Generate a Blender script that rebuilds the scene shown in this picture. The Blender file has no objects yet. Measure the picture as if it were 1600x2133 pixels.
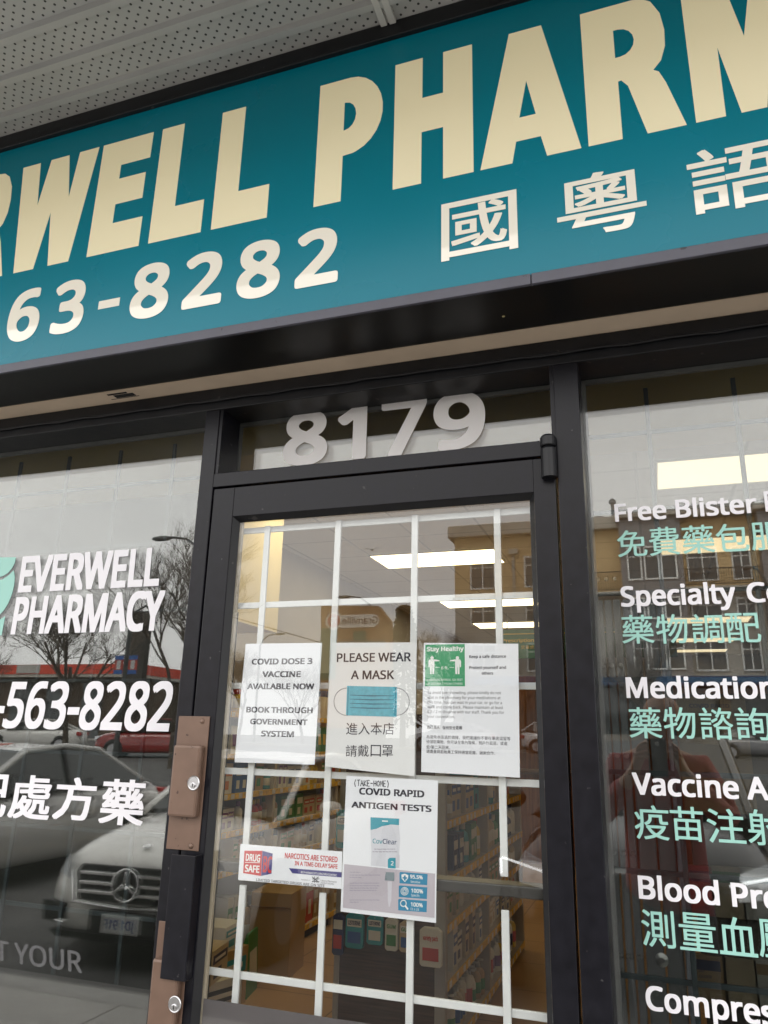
import bpy, bmesh, math, random
from mathutils import Matrix, Vector
random.seed(7)
S = bpy.context.scene
COL = S.collection
rad = math.radians

# ------------------------------------------------------------------ camera
CAM = Vector((0.0, -1.68, 1.5))
YAW, PITCH, ROLL, FPX = 0.339814195, 0.290118910, 0.0239174856, 1572.299
def cam_axes():
    cy, sy, cp, sp = math.cos(YAW), math.sin(YAW), math.cos(PITCH), math.sin(PITCH)
    fwd = Vector((-sy*cp, cy*cp, sp)); right = Vector((cy, sy, 0)); up = right.cross(fwd)
    cr, sr = math.cos(ROLL), math.sin(ROLL)
    return cr*right + sr*up, -sr*right + cr*up, fwd
RT, UP, FW = cam_axes()
cam = bpy.data.cameras.new('camera'); co = bpy.data.objects.new('camera', cam); COL.objects.link(co)
cam.sensor_fit = 'HORIZONTAL'; cam.sensor_width = 36; cam.lens = 36*FPX/1600; cam.clip_start = 0.02; cam.clip_end = 2000
co.matrix_world = Matrix(((RT.x, UP.x, -FW.x, CAM.x), (RT.y, UP.y, -FW.y, CAM.y), (RT.z, UP.z, -FW.z, CAM.z), (0, 0, 0, 1)))
S.camera = co

# ------------------------------------------------------------------ world, sun, exposure
W = bpy.data.worlds.new('World'); S.world = W; W.use_nodes = True
wn = W.node_tree; wn.nodes.clear()
def wnode(t, **k):
    n = wn.nodes.new(t)
    for a, b in k.items(): setattr(n, a, b)
    return n
sky = wnode('ShaderNodeTexSky', sky_type='NISHITA', sun_disc=False, sun_elevation=rad(56), sun_rotation=rad(0), dust_density=4.0, air_density=1.0)
hsv = wnode('ShaderNodeHueSaturation'); hsv.inputs['Saturation'].default_value = 0.10; hsv.inputs['Value'].default_value = 1.0
tc = wnode('ShaderNodeTexCoord'); mp = wnode('ShaderNodeMapping'); mp.inputs['Scale'].default_value = (1, 1, 2.6)
nz = wnode('ShaderNodeTexNoise'); nz.inputs['Scale'].default_value = 2.2; nz.inputs['Detail'].default_value = 5
rp = wnode('ShaderNodeValToRGB'); rp.color_ramp.elements[0].position = .3; rp.color_ramp.elements[1].position = .75
rp.color_ramp.elements[0].color = (22.5, 22.1, 21.9, 1); rp.color_ramp.elements[1].color = (29.0, 28.5, 27.9, 1)
mx = wnode('ShaderNodeMixRGB'); mx.inputs[0].default_value = 0.92
bg = wnode('ShaderNodeBackground'); bg.inputs[1].default_value = 0.10
wo = wnode('ShaderNodeOutputWorld')
L = wn.links.new
L(sky.outputs[0], hsv.inputs['Color']); L(tc.outputs['Generated'], mp.inputs[0]); L(mp.outputs[0], nz.inputs['Vector']); L(nz.outputs[0], rp.inputs[0])
L(hsv.outputs[0], mx.inputs[1]); L(rp.outputs[0], mx.inputs[2]); L(mx.outputs[0], bg.inputs[0]); L(bg.outputs[0], wo.inputs[0])
sl = bpy.data.lights.new('sun', 'SUN'); sl.energy = 1.5; sl.angle = rad(28); sl.color = (1, .96, .9)
so = bpy.data.objects.new('sun', sl); COL.objects.link(so); so.location = (0, 30, 40)
so.rotation_euler = (rad(-34), 0, rad(8))
S.view_settings.view_transform = 'Standard'; S.view_settings.look = 'None'; S.view_settings.gamma = 1
S.view_settings.exposure = 0.33
S.render.engine = 'CYCLES'
S.cycles.transparent_max_bounces = 24; S.cycles.max_bounces = 10; S.cycles.glossy_bounces = 5; S.cycles.diffuse_bounces = 4
S.cycles.use_denoising = True; S.cycles.use_adaptive_sampling = False; S.cycles.caustics_reflective = False; S.cycles.caustics_refractive = False

# ------------------------------------------------------------------ measuring helpers (photo pixel -> point on a real plane)
def ray(px, py): return RT*((px-800)/FPX) + UP*(-(py-1066.5)/FPX) + FW
def at(px, py, y=0.0):                       # on the vertical plane at depth y
    r = ray(px, py); t = (y-CAM.y)/r.y
    return Vector((CAM.x+r.x*t, y, CAM.z+r.z*t))
def xcol(px, z, y):                          # x of the point at height z, depth y, seen in pixel column px
    n = ray(px, 0).cross(ray(px, 2000))
    return CAM.x - (n.y*(y-CAM.y) + n.z*(z-CAM.z))/n.x

# ------------------------------------------------------------------ materials
MATS = {}
def pbr(name, col, rough=.5, metal=0.0, spec=.5, noise=None, bump=None, emit=None, coat=0.0, stretch=None):
    if name in MATS: return MATS[name]
    m = bpy.data.materials.new(name); m.use_nodes = True; nt = m.node_tree; b = nt.nodes['Principled BSDF']
    b.inputs['Base Color'].default_value = (*col, 1); b.inputs['Roughness'].default_value = rough; b.inputs['Metallic'].default_value = metal
    b.inputs['Specular IOR Level'].default_value = spec; b.inputs['Coat Weight'].default_value = coat; b.inputs['Coat Roughness'].default_value = .02
    if emit: b.inputs['Emission Color'].default_value = (*emit[0], 1); b.inputs['Emission Strength'].default_value = emit[1]
    if noise or bump:
        t = nt.nodes.new('ShaderNodeTexCoord'); src = t.outputs['Object']
        if stretch:
            mpn = nt.nodes.new('ShaderNodeMapping'); mpn.inputs['Scale'].default_value = stretch; nt.links.new(src, mpn.inputs[0]); src = mpn.outputs[0]
    if noise:                                # (scale, amount) tonal variation of the surface itself
        n = nt.nodes.new('ShaderNodeTexNoise'); n.inputs['Scale'].default_value = noise[0]; n.inputs['Detail'].default_value = 6
        r = nt.nodes.new('ShaderNodeValToRGB'); a = noise[1]
        r.color_ramp.elements[0].position = .3; r.color_ramp.elements[1].position = .7
        r.color_ramp.elements[0].color = (*[c*(1-a) for c in col], 1); r.color_ramp.elements[1].color = (*[min(1, c*(1+a)) for c in col], 1)
        nt.links.new(src, n.inputs['Vector']); nt.links.new(n.outputs[0], r.inputs[0]); nt.links.new(r.outputs[0], b.inputs['Base Color'])
        rr = nt.nodes.new('ShaderNodeMapRange'); rr.inputs[3].default_value = max(0, rough-.07); rr.inputs[4].default_value = min(1, rough+.07)
        nt.links.new(n.outputs[0], rr.inputs[0]); nt.links.new(rr.outputs[0], b.inputs['Roughness'])
    if bump:                                 # (scale, distance)
        n2 = nt.nodes.new('ShaderNodeTexNoise'); n2.inputs['Scale'].default_value = bump[0]; n2.inputs['Detail'].default_value = 4
        bp = nt.nodes.new('ShaderNodeBump'); bp.inputs['Distance'].default_value = bump[1]; bp.inputs['Strength'].default_value = 1
        nt.links.new(src, n2.inputs['Vector']); nt.links.new(n2.outputs[0], bp.inputs['Height']); nt.links.new(bp.outputs[0], b.inputs['Normal'])
    MATS[name] = m; return m

def glass_mat(name, tint, ior=1.52):
    m = bpy.data.materials.new(name); m.use_nodes = True; nt = m.node_tree; nt.nodes.clear()
    g = nt.nodes.new('ShaderNodeNewGeometry'); mr = nt.nodes.new('ShaderNodeMapRange')
    mr.inputs[3].default_value = ior; mr.inputs[4].default_value = 1/ior
    f = nt.nodes.new('ShaderNodeFresnel'); tr = nt.nodes.new('ShaderNodeBsdfTransparent'); tr.inputs[0].default_value = (*tint, 1)
    gl = nt.nodes.new('ShaderNodeBsdfGlossy'); gl.inputs['Roughness'].default_value = 0.0
    # slow waviness of float glass
    t = nt.nodes.new('ShaderNodeTexCoord'); n2 = nt.nodes.new('ShaderNodeTexNoise'); n2.inputs['Scale'].default_value = 1.6; n2.inputs['Detail'].default_value = 1
    bp = nt.nodes.new('ShaderNodeBump'); bp.inputs['Distance'].default_value = .000006; bp.inputs['Strength'].default_value = 1
    nt.links.new(t.outputs['Object'], n2.inputs['Vector']); nt.links.new(n2.outputs[0], bp.inputs['Height']); nt.links.new(bp.outputs[0], gl.inputs['Normal'])
    mxs = nt.nodes.new('ShaderNodeMixShader'); o = nt.nodes.new('ShaderNodeOutputMaterial')
    nt.links.new(g.outputs['Backfacing'], mr.inputs[0]); nt.links.new(mr.outputs[0], f.inputs[0]); nt.links.new(f.outputs[0], mxs.inputs[0])
    nt.links.new(tr.outputs[0], mxs.inputs[1]); nt.links.new(gl.outputs[0], mxs.inputs[2]); nt.links.new(mxs.outputs[0], o.inputs[0])
    return m
GLASS = glass_mat('window_glass', (.90, .91, .90), 1.74)          # coated, slightly tinted double glazing
DGLASS = glass_mat('door_glass', (.975, .98, .97), 1.62)         # coated single pane

def film_mat(name, col, see):
    m = bpy.data.materials.new(name); m.use_nodes = True; nt = m.node_tree; nt.nodes.clear()
    d = nt.nodes.new('ShaderNodeBsdfDiffuse'); d.inputs[0].default_value = (*col, 1)
    t = nt.nodes.new('ShaderNodeBsdfTranslucent'); t.inputs[0].default_value = (*col, 1)
    a = nt.nodes.new('ShaderNodeMixShader'); a.inputs[0].default_value = .4
    tr = nt.nodes.new('ShaderNodeBsdfTransparent'); b = nt.nodes.new('ShaderNodeMixShader'); b.inputs[0].default_value = see
    o = nt.nodes.new('ShaderNodeOutputMaterial')
    nt.links.new(d.outputs[0], a.inputs[1]); nt.links.new(t.outputs[0], a.inputs[2]); nt.links.new(a.outputs[0], b.inputs[1]); nt.links.new(tr.outputs[0], b.inputs[2]); nt.links.new(b.outputs[0], o.inputs[0])
    return m

def soffit_mat():
    m = pbr('perforated_soffit', (.405, .405, .395), .5, noise=(2.5, .14)); nt = m.node_tree; b = nt.nodes['Principled BSDF']
    t = nt.nodes.new('ShaderNodeTexCoord'); sp = nt.nodes.new('ShaderNodeSeparateXYZ'); nt.links.new(t.outputs['Object'], sp.inputs[0])
    def M(op, a, bb=None, c=None):
        n = nt.nodes.new('ShaderNodeMath'); n.operation = op
        for i, v in enumerate((a, bb, c)):
            if v is None: continue
            if isinstance(v, (int, float)): n.inputs[i].default_value = v
            else: nt.links.new(v, n.inputs[i])
        return n.outputs[0]
    x, y = sp.outputs[0], sp.outputs[1]
    v = M('MULTIPLY', M('FRACT', M('DIVIDE', M('ADD', y, 10.825), .105)), 7.0)
    row = M('FLOOR', v); odd = M('MULTIPLY', M('MODULO', row, 2.0), .5)
    u = M('ADD', M('DIVIDE', M('ADD', x, 20.0), .034), odd)
    du = M('MULTIPLY', M('SUBTRACT', M('FRACT', u), .5), .034); dv = M('MULTIPLY', M('SUBTRACT', M('FRACT', v), .5), .015)
    dist = M('SQRT', M('ADD', M('MULTIPLY', du, du), M('MULTIPLY', dv, dv)))
    hole = M('LESS_THAN', dist, .0034)
    inside = M('MULTIPLY', M('GREATER_THAN', row, .5), M('LESS_THAN', row, 5.5))
    hole = M('MULTIPLY', hole, inside)
    old = b.inputs['Base Color'].links[0].from_socket
    mxn = nt.nodes.new('ShaderNodeMixRGB'); nt.links.new(hole, mxn.inputs[0]); nt.links.new(old, mxn.inputs[1]); mxn.inputs[2].default_value = (.03, .03, .03, 1)
    nt.links.new(mxn.outputs[0], b.inputs['Base Color'])
    return m

M_FRAME = pbr('black_painted_aluminium', (.0075, .0075, .011), .33, spec=.26, noise=(30, .25), bump=(260, .00012))
M_HEAD = pbr('black_painted_header', (.0065, .007, .009), .42, spec=.4, noise=(18, .3), bump=(60, .0003))
M_GLOSSBLK = pbr('gloss_black_metal', (.008, .008, .008), .33, noise=(6, .2))
M_LIP = pbr('grey_aluminium_lip', (.085, .085, .11), .45, noise=(14, .12))
M_TAN = pbr('tan_soffit_strip', (.62, .50, .38), .6, noise=(8, .06))
M_BRONZE = pbr('bronze_painted_steel', (.165, .103, .074), .40, metal=.12, noise=(26, .08))
M_STEEL = pbr('brushed_nickel', (.55, .55, .56), .28, metal=1)
M_WHITEBAR = pbr('white_enamel_bar', (.72, .74, .75), .4, noise=(20, .04))
M_GREYBAR = pbr('grey_enamel_bar', (.05, .068, .08), .5)
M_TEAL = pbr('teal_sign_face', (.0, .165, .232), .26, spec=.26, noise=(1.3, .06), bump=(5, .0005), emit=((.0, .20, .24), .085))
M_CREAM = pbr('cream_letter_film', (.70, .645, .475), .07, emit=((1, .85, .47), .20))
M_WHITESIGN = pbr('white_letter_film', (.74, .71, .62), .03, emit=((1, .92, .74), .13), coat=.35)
M_VINYL = pbr('white_vinyl', (.80, .79, .83), .5)
M_VTEAL = pbr('mint_vinyl', (.33, .62, .55), .5)
M_PAPER = pbr('white_paper', (.82, .84, .90), .7, noise=(6, .02), bump=(4.5, .0030))
M_PAPER2 = pbr('cream_white_paper', (.79, .80, .82), .7, noise=(6, .02), bump=(4.5, .0030))
M_INK = pbr('black_ink', (.025, .024, .04), .6)
M_GREYINK = pbr('grey_ink', (.10, .10, .12), .6)
M_DRUM = pbr('tan_floor_tile', (.46, .29, .14), .30, noise=(3, .10))
M_CEIL = pbr('ceiling_tile', (.72, .71, .70), .8, noise=(40, .05))
M_WALLC = pbr('cream_wall', (.86, .77, .52), .7, noise=(3, .03))
M_WALLG = pbr('pale_grey_wall', (.55, .52, .52), .8, noise=(3, .04))
M_DARK = pbr('dark_interior_panel', (.045, .042, .038), .6, noise=(4, .2))
M_WOOD = pbr('brown_wood', (.20, .075, .026), .4, noise=(5, .35), stretch=(6, 6, .5))
M_DWOOD = pbr('dark_walnut_laminate', (.075, .042, .028), .35, noise=(5, .35), stretch=(1.2, 1, 22))
M_SHELF = pbr('beige_shelf_metal', (.46, .40, .32), .5)
M_UPRIGHT = pbr('grey_upright', (.35, .33, .31), .45)
M_STRIP = pbr('yellow_price_strip', (.75, .46, .03), .45, noise=(45, .35))
M_LAMP = pbr('troffer_diffuser', (.9, .9, .85), .6, emit=((1, .82, .46), 4.4))
M_LAMP2 = pbr('aged_troffer_diffuser', (.85, .82, .7), .6, emit=((1, .80, .50), 1.25))

def specks(m, scale, lo, col):
    nt = m.node_tree; b = nt.nodes['Principled BSDF']; t = nt.nodes.new('ShaderNodeTexCoord'); n = nt.nodes.new('ShaderNodeTexNoise'); n.inputs['Scale'].default_value = scale; n.inputs['Detail'].default_value = 2
    r = nt.nodes.new('ShaderNodeValToRGB'); r.color_ramp.elements[0].position = lo; r.color_ramp.elements[1].position = lo+.03
    mxn = nt.nodes.new('ShaderNodeMixRGB'); old = b.inputs['Base Color'].links[0].from_socket
    nt.links.new(t.outputs['Object'], n.inputs['Vector']); nt.links.new(n.outputs[0], r.inputs[0]); nt.links.new(r.outputs[0], mxn.inputs[0]); nt.links.new(old, mxn.inputs[1]); mxn.inputs[2].default_value = (*col, 1); nt.links.new(mxn.outputs[0], b.inputs['Base Color'])
specks(M_FRAME, 55, .715, (.055, .053, .055)); specks(M_HEAD, 38, .715, (.05, .047, .045)); specks(M_BRONZE, 48, .69, (.07, .04, .03)); specks(M_LIP, 40, .70, (.02, .02, .025))

# ------------------------------------------------------------------ mesh builder
class MB:
    def __init__(s): s.v, s.f, s.m, s.mats, s.cur = [], [], [], [], 0
    def use(s, mat):
        if mat not in s.mats: s.mats.append(mat)
        s.cur = s.mats.index(mat); return s
    def face(s, idx): s.f.append(idx); s.m.append(s.cur)
    def add(s, vs, fs):
        o = len(s.v); s.v += [tuple(p) for p in vs]
        for f in fs: s.face([o+i for i in f])
        return s
    def box(s, x0, y0, z0, x1, y1, z1, M=None):
        if x0 > x1: x0, x1 = x1, x0
        if y0 > y1: y0, y1 = y1, y0
        if z0 > z1: z0, z1 = z1, z0
        vs = [Vector(p) for p in ((x0,y0,z0),(x1,y0,z0),(x1,y1,z0),(x0,y1,z0),(x0,y0,z1),(x1,y0,z1),(x1,y1,z1),(x0,y1,z1))]
        if M: vs = [M @ p for p in vs]
        return s.add(vs, [(0,3,2,1),(4,5,6,7),(0,1,5,4),(1,2,6,5),(2,3,7,6),(3,0,4,7)])
    def prism(s, poly, y0, y1):              # polygon in (x, z), seen from -y counter-clockwise, between two depths
        area = sum(a[0]*b[1]-b[0]*a[1] for a, b in zip(poly, poly[1:]+poly[:1]))
        if area < 0: poly = poly[::-1]
        n = len(poly); vs = [(x, y0, z) for x, z in poly] + [(x, y1, z) for x, z in poly]
        fs = [tuple(range(n)), tuple(range(2*n-1, n-1, -1))] + [(i, i+n, (i+1) % n + n, (i+1) % n) for i in range(n)]
        return s.add(vs, fs)
    def tube(s, pts, r, n=6, cap=True):      # r: one radius or one per point
        pts = [Vector(p) for p in pts]
        if not isinstance(r, (list, tuple)): r = [r]*len(pts)
        o = len(s.v); ref = Vector((0.13, 0.2, 1)).normalized()
        for i, p in enumerate(pts):
            d = (pts[min(i+1, len(pts)-1)] - pts[max(i-1, 0)]).normalized()
            a = d.cross(ref)
            if a.length < 1e-3: a = d.cross(Vector((1, 0, 0)))
            a.normalize(); b = d.cross(a)
            for k in range(n):
                t = 2*math.pi*k/n; s.v.append(tuple(p + (a*math.cos(t) + b*math.sin(t))*r[i]))
        for i in range(len(pts)-1):
            for k in range(n):
                s.face([o+i*n+k, o+(i+1)*n+k, o+(i+1)*n+(k+1) % n, o+i*n+(k+1) % n])
        if cap:
            s.face([o+k for k in range(n)]); e = o+(len(pts)-1)*n; s.face([e+k for k in range(n-1, -1, -1)])
        return s
    def lathe(s, prof, n=16, M=None):        # profile of (r, z) about the z axis
        o = len(s.v); M = M or Matrix.Identity(4)
        for r, z in prof:
            for k in range(n):
                t = 2*math.pi*k/n; s.v.append(tuple(M @ Vector((r*math.cos(t), r*math.sin(t), z))))
        for i in range(len(prof)-1):
            for k in range(n): s.face([o+i*n+k, o+i*n+(k+1) % n, o+(i+1)*n+(k+1) % n, o+(i+1)*n+k])
        s.face([o+k for k in range(n-1, -1, -1)]); e = o+(len(prof)-1)*n; s.face([e+k for k in range(n)])
        return s
    def build(s, name, mat=None, parent=None, smooth=False, bevel=0, subsurf=0, loc=None):
        me = bpy.data.meshes.new(name); me.from_pydata(s.v, [], s.f)
        mats = s.mats if s.mats else [mat]
        for m in mats: me.materials.append(m)
        if s.mats: me.polygons.foreach_set('material_index', s.m)
        if smooth: me.polygons.foreach_set('use_smooth', [True]*len(me.polygons))
        me.update()
        o = bpy.data.objects.new(name, me); COL.objects.link(o)
        if parent: o.parent = parent
        if loc: o.location = loc
        if bevel:
            b = o.modifiers.new('bevel', 'BEVEL'); b.width = bevel; b.segments = 2; b.limit_method = 'ANGLE'
        if subsurf:
            b = o.modifiers.new('sub', 'SUBSURF'); b.levels = subsurf; b.render_levels = subsurf
        return o

def tag(o, label=None, cat=None, group=None, kind=None):
    if label: o['label'] = label
    if cat: o['category'] = cat
    if group: o['group'] = group
    if kind: o['kind'] = kind
    return o
def empty(name, loc=(0, 0, 0), rz=0, label=None, cat=None, group=None):
    o = bpy.data.objects.new(name, None); COL.objects.link(o); o.location = loc; o.rotation_euler = (0, 0, rz); o.empty_display_size = .1
    return tag(o, label, cat, group)
def copy_tree(o, parent=None):
    kids = [c for c in bpy.data.objects if c.parent == o]
    c = o.copy(); COL.objects.link(c); c.parent = parent
    for k in kids: copy_tree(k, c)
    return c
def structure(o): o['kind'] = 'structure'; return o

# ------------------------------------------------------------------ lettering
FONT = None
try:
    import os
    fp = os.path.join(bpy.utils.system_resource('DATAFILES'), 'fonts', 'NotoSansMath-Regular.woff2')   # a sans that ships with Blender
    if os.path.exists(fp): FONT = bpy.data.fonts.load(fp)
except Exception: FONT = None
def raw_text(txt, bold=0.0, ext=0.0, res=3):
    vs, fs = raw_one(txt, ext, res)
    if not bold: return vs, fs
    V, F = [], []
    ring = [(1, .75), (-1, .75), (1, -.75), (-1, -.75), (1, 0), (-1, 0)]
    if res >= 6: ring = [(c_/max(abs(c_), abs(s_))**.3, s_/max(abs(c_), abs(s_))**.3) for c_, s_ in ((math.cos(math.pi*i/12), math.sin(math.pi*i/12)) for i in range(24))]
    for k, (dx, dy) in enumerate([(0, 0)]+ring):   # heavier strokes: the same outline laid down again a hair aside
        o = len(V); V += [Vector((p.x+dx*bold, p.y+dy*bold, p.z+((.08 if res < 6 else .03)*k if ext else k))) for p in vs]; F += [tuple(i+o for i in f) for f in fs]
    return V, F
def raw_one(txt, ext=0.0, res=3, off=0.0):
    cu = bpy.data.curves.new('t', 'FONT'); cu.body = txt; cu.size = 1
    if FONT and all(ord(c_) < 0x2e80 for c_ in txt): cu.font = FONT
    cu.extrude = ext; cu.offset = off; cu.resolution_u = res; cu.fill_mode = 'BOTH' if ext else 'FRONT'
    ob = bpy.data.objects.new('t', cu); COL.objects.link(ob)
    dg = bpy.context.evaluated_depsgraph_get(); me = bpy.data.meshes.new_from_object(ob.evaluated_get(dg))
    vs = [v.co.copy() for v in me.vertices]; fs = [tuple(p.vertices) for p in me.polygons]
    bpy.data.objects.remove(ob); bpy.data.curves.remove(cu); bpy.data.meshes.remove(me)
    return vs, fs
def fill_poly(loops):                        # polygon with holes -> triangles
    bm = bmesh.new()
    for lp in loops:
        vv = [bm.verts.new((x, 0, z)) for x, z in lp]
        for i in range(len(vv)): bm.edges.new((vv[i], vv[(i+1) % len(vv)]))
    bmesh.ops.triangle_fill(bm, edges=bm.edges[:], use_beauty=True)
    bm.verts.index_update(); vs = [v.co.copy() for v in bm.verts]; fs = [tuple(v.index for v in f.verts) for f in bm.faces]; bm.free()
    return vs, fs
_cap = {}
def cap_box(txt, bold):
    k = (txt, bold)
    if k not in _cap:
        v, _ = raw_text(txt, bold); _cap[k] = (min(p.x for p in v), max(p.x for p in v), min(p.y for p in v), max(p.y for p in v))
    return _cap[k]
def put_text(mb, txt, x0, x1, z0, z1, y, bold=0.0, mode='latin', fit=None, shear=0.0, thick=0.0, res=3, M=None):
    """letters facing -y: x0..x1 is the inked width (of fit or the whole), z0 baseline, z1 cap line ('latin') or the ink box ('box')"""
    vs, fs = raw_text(txt, bold, 1.0 if thick else 0.0, res)
    if not vs: return mb
    bx = cap_box(fit or txt, bold)
    if mode == 'latin':
        ref = cap_box('H', bold); b0, b1 = ref[2], ref[3]
    else: b0, b1 = bx[2], bx[3]
    sx = (x1-x0)/(bx[1]-bx[0]); sz = (z1-z0)/(b1-b0)
    out = []
    for p in vs:
        zz = (p.y-b0)*sz
        q = Vector((x0+(p.x-bx[0])*sx+shear*zz, y-(p.z*.5+.5)*thick if thick else y-p.z*1.2e-5, z0+zz))
        out.append(M @ q if M else q)
    return mb.add(out, fs)
class Zoom:                                  # text measured in an enlarged crop of the photo: origin, scale, depth plane
    def __init__(s, ox, oy, k, y): s.ox, s.oy, s.k, s.y = ox, oy, k, y
    def p(s, a, b): return at(s.ox+a/s.k, s.oy+b/s.k, s.y)
    def x(s, a, z): return xcol(s.ox+a/s.k, z, s.y)
    def line(s, mb, txt, l, r, top, base, **kw):       # left, right columns; cap line and baseline rows at the left end
        z0 = s.p(l, base).z; z1 = s.p(l, top).z
        return put_text(mb, txt, s.x(l, z0), s.x(r, z0), z0, z1, s.y, **kw)
    def box(s, mb, txt, l, t, r, b, **kw):             # one glyph's ink box (rows at its centre)
        c = (l+r)/2; z0 = s.p(c, b).z; z1 = s.p(c, t).z
        return put_text(mb, txt, s.x(l, (z0+z1)/2), s.x(r, (z0+z1)/2), z0, z1, s.y, mode='box', **kw)
    def rect(s, mb, l, t, r, b, y0, y1):
        z0 = s.p(l, b).z; z1 = s.p(l, t).z; return mb.box(s.x(l, z0), y0, z0, s.x(r, z0), y1, z1)
    def poly(s, mb, pts, y0, y1): return mb.prism([(q.x, q.z) for q in (s.p(*a) for a in pts)], y0, y1)
# ================================================================== THE STOREFRONT
bld = empty('pharmacy_building', (0, 0, 0), 0, 'single storey pharmacy storefront with black aluminium window framing under a perforated soffit', 'building')
ZF = 1.5
# posts, header, sills
MB().box(-1.133, 0, 0, -1.0885, .13, 2.37).build('entrance_post', M_FRAME, bld, bevel=.002)
MB().box(-.1715, 0, 0, -.114, .13, 2.37).build('entrance_post', M_FRAME, bld, bevel=.002)
h = MB().box(-3.16, 0, 2.37, 3.2, .13, 2.434).box(-3.16, -.006, 2.398, 3.2, 0, 2.4335)
h.build('header_beam', M_HEAD, bld, bevel=.003)
pts = [(-4.2+.05*i, -.007, 2.3965+.0016*math.sin(i*1.7)+random.uniform(-.0012, .0012)) for i in range(148)]
MB().tube(pts, .0035, 5).build('caulk_bead', M_HEAD, bld, smooth=True)
MB().box(-1.0885, .0, 2.1395, -.1715, .13, 2.1785).build('transom_bar', M_FRAME, bld, bevel=.0015)
for a_, b_ in ((-1.0885, -1.079), (-.181, -.1715)): MB().box(a_, .004, 2.1785, b_, .097, 2.37).build('transom_jamb', M_FRAME, bld)
MB().box(-3.1, .03, 0, -1.133, .15, .38).build('window_sill', M_FRAME, bld, bevel=.003)
MB().box(-.114, .03, 0, 3.2, .15, .38).build('window_sill', M_FRAME, bld, bevel=.003)
MB().box(-4.2, -.074, 2.434, 3.2, .0, 2.449).build('soffit_strip', M_TAN, bld)
MB().box(-6, .0, 2.449, 5, .2, 4.6).build('upper_wall', pbr('dark_stucco', (.10, .10, .10), .8, bump=(60, .002)), bld)
MB().box(-3.16, 0, 0, -3.1, .13, 2.37).build('entrance_post', M_FRAME, bld, bevel=.002)
MB().box(-6, .0, 0, -3.1605, .2, 2.449).build('side_wall', pbr('dark_stucco', (.1, .1, .1)), bld)
MB().box(3.2, .0, 0, 5, .2, 2.449).build('side_wall', pbr('dark_stucco', (.1, .1, .1)), bld)
# cut-out with torn edges in the tan strip
def onz(px, py, z):
    r = ray(px, py); t = (z-CAM.z)/r.z; return CAM.x+r.x*t, CAM.y+r.y*t
m = MB()
for (a, b, c, d) in ((226, 824, 262, 816), (232, 832, 290, 824), (244, 829, 276, 818)):
    x0, y0 = onz(a, b, 2.4335); x1, y1 = onz(c, d, 2.4335)
    x0, x1 = min(x0, x1), max(x0, x1); y0, y1 = min(y0, y1), max(y0, y1)
    m.box(x0, max(-.07, y0), 2.4325, x1, min(-.005, y1), 2.4337)
m.build('cable_cutout', pbr('cutout_black', (.008, .008, .008), .9), bld)

# canopy: soffit with beads, joint trim, fascia
M_SOF = soffit_mat()
prof = []
y = -.262
prof.append((y, 0))
for k in range(9):
    r0 = -.325-.105*k
    if r0 < -1.05: break
    prof += [(r0+.014, 0), (r0+.010, -.013), (r0-.008, -.013), (r0-.013, 0)]
prof.append((-1.06, 0))
m = MB(); vs = [(-6, p[0], 3.275+p[1]) for p in prof]+[(5, p[0], 3.275+p[1]) for p in prof]; n = len(prof)
m.add(vs, [(i, i+1, n+i+1, n+i) for i in range(n-1)])
m.add([(-6, -.262, 3.30), (5, -.262, 3.30), (5, -1.06, 3.30), (-6, -1.06, 3.30)], [(0, 1, 2, 3)])
m.build('soffit', M_SOF, bld)
m = MB().box(-.5405, -1.05, 3.2605, -.5225, -.265, 3.276).box(-.5225, -1.05, 3.268, -.5165, -.265, 3.276).box(-.5165, -1.05, 3.2605, -.4985, -.265, 3.276)
m.build('soffit_joint_trim', pbr('soffit_trim_white', (.52, .51, .49), .45), bld, bevel=.002)
MB().box(-6, -1.13, 3.225, 5, -1.06, 3.62).build('canopy_fascia', pbr('fascia_grey', (.28, .28, .29), .5), bld, bevel=.004)
MB().box(-6, -1.06, 3.56, 5, .0, 3.62).build('canopy_roof', pbr('fascia_grey', (.28, .28, .29)), bld)

# ------------------------------------------------------------------ sign
sign = empty('shop_sign', (-.9, -.25, 2.46), 0, 'long teal sign box with big cream letters, phone number and Chinese characters over the entrance', 'sign')
sign.location = (0, 0, 0)
YS = -.25
MB().box(-4.0, YS, 2.462, 3.0, -.2, 3.225).build('sign_face', M_TEAL, sign)
MB().box(-4.0, -.2, 2.4365, 3.0, -.003, 3.27).build('sign_box', M_HEAD, sign)
MB().box(-4.0, -.2465, 2.4360, 3.0, -.0745, 2.4600).build('underside_panel', M_GLOSSBLK, sign)
m = MB().box(-4.0, YS-.006, 2.4355, -.1835, -.247, 2.4615).box(-.1815, YS-.006, 2.4355, 3.0, -.247, 2.4615)
m.build('bottom_lip', M_LIP, sign, bevel=.0015)
MB().box(-4.0, YS-.014, 3.2255, 3.0, -.2005, 3.274).build('top_trim', M_HEAD, sign, bevel=.003)
x, yq = onz(1049, 659, 2.4355)
MB().lathe([(.0035, 0), (.0035, .0012)], 10, Matrix.Translation((x, yq, 2.4350))).build('screw_head', pbr('screw_yellow', (.5, .42, .2), .4), sign)
T0, T1 = YS-.0009, YS-.0003
c, d = 2.7605, 3.139                          # baseline and cap line of the large letters
def zz(v): return 1.5+v
def arc(cx, cz, rx, rz, a0, a1, n=8): return [(cx+rx*math.cos(rad(a0+(a1-a0)*i/n)), cz+rz*math.sin(rad(a0+(a1-a0)*i/n))) for i in range(n+1)]
big = {}
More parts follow.
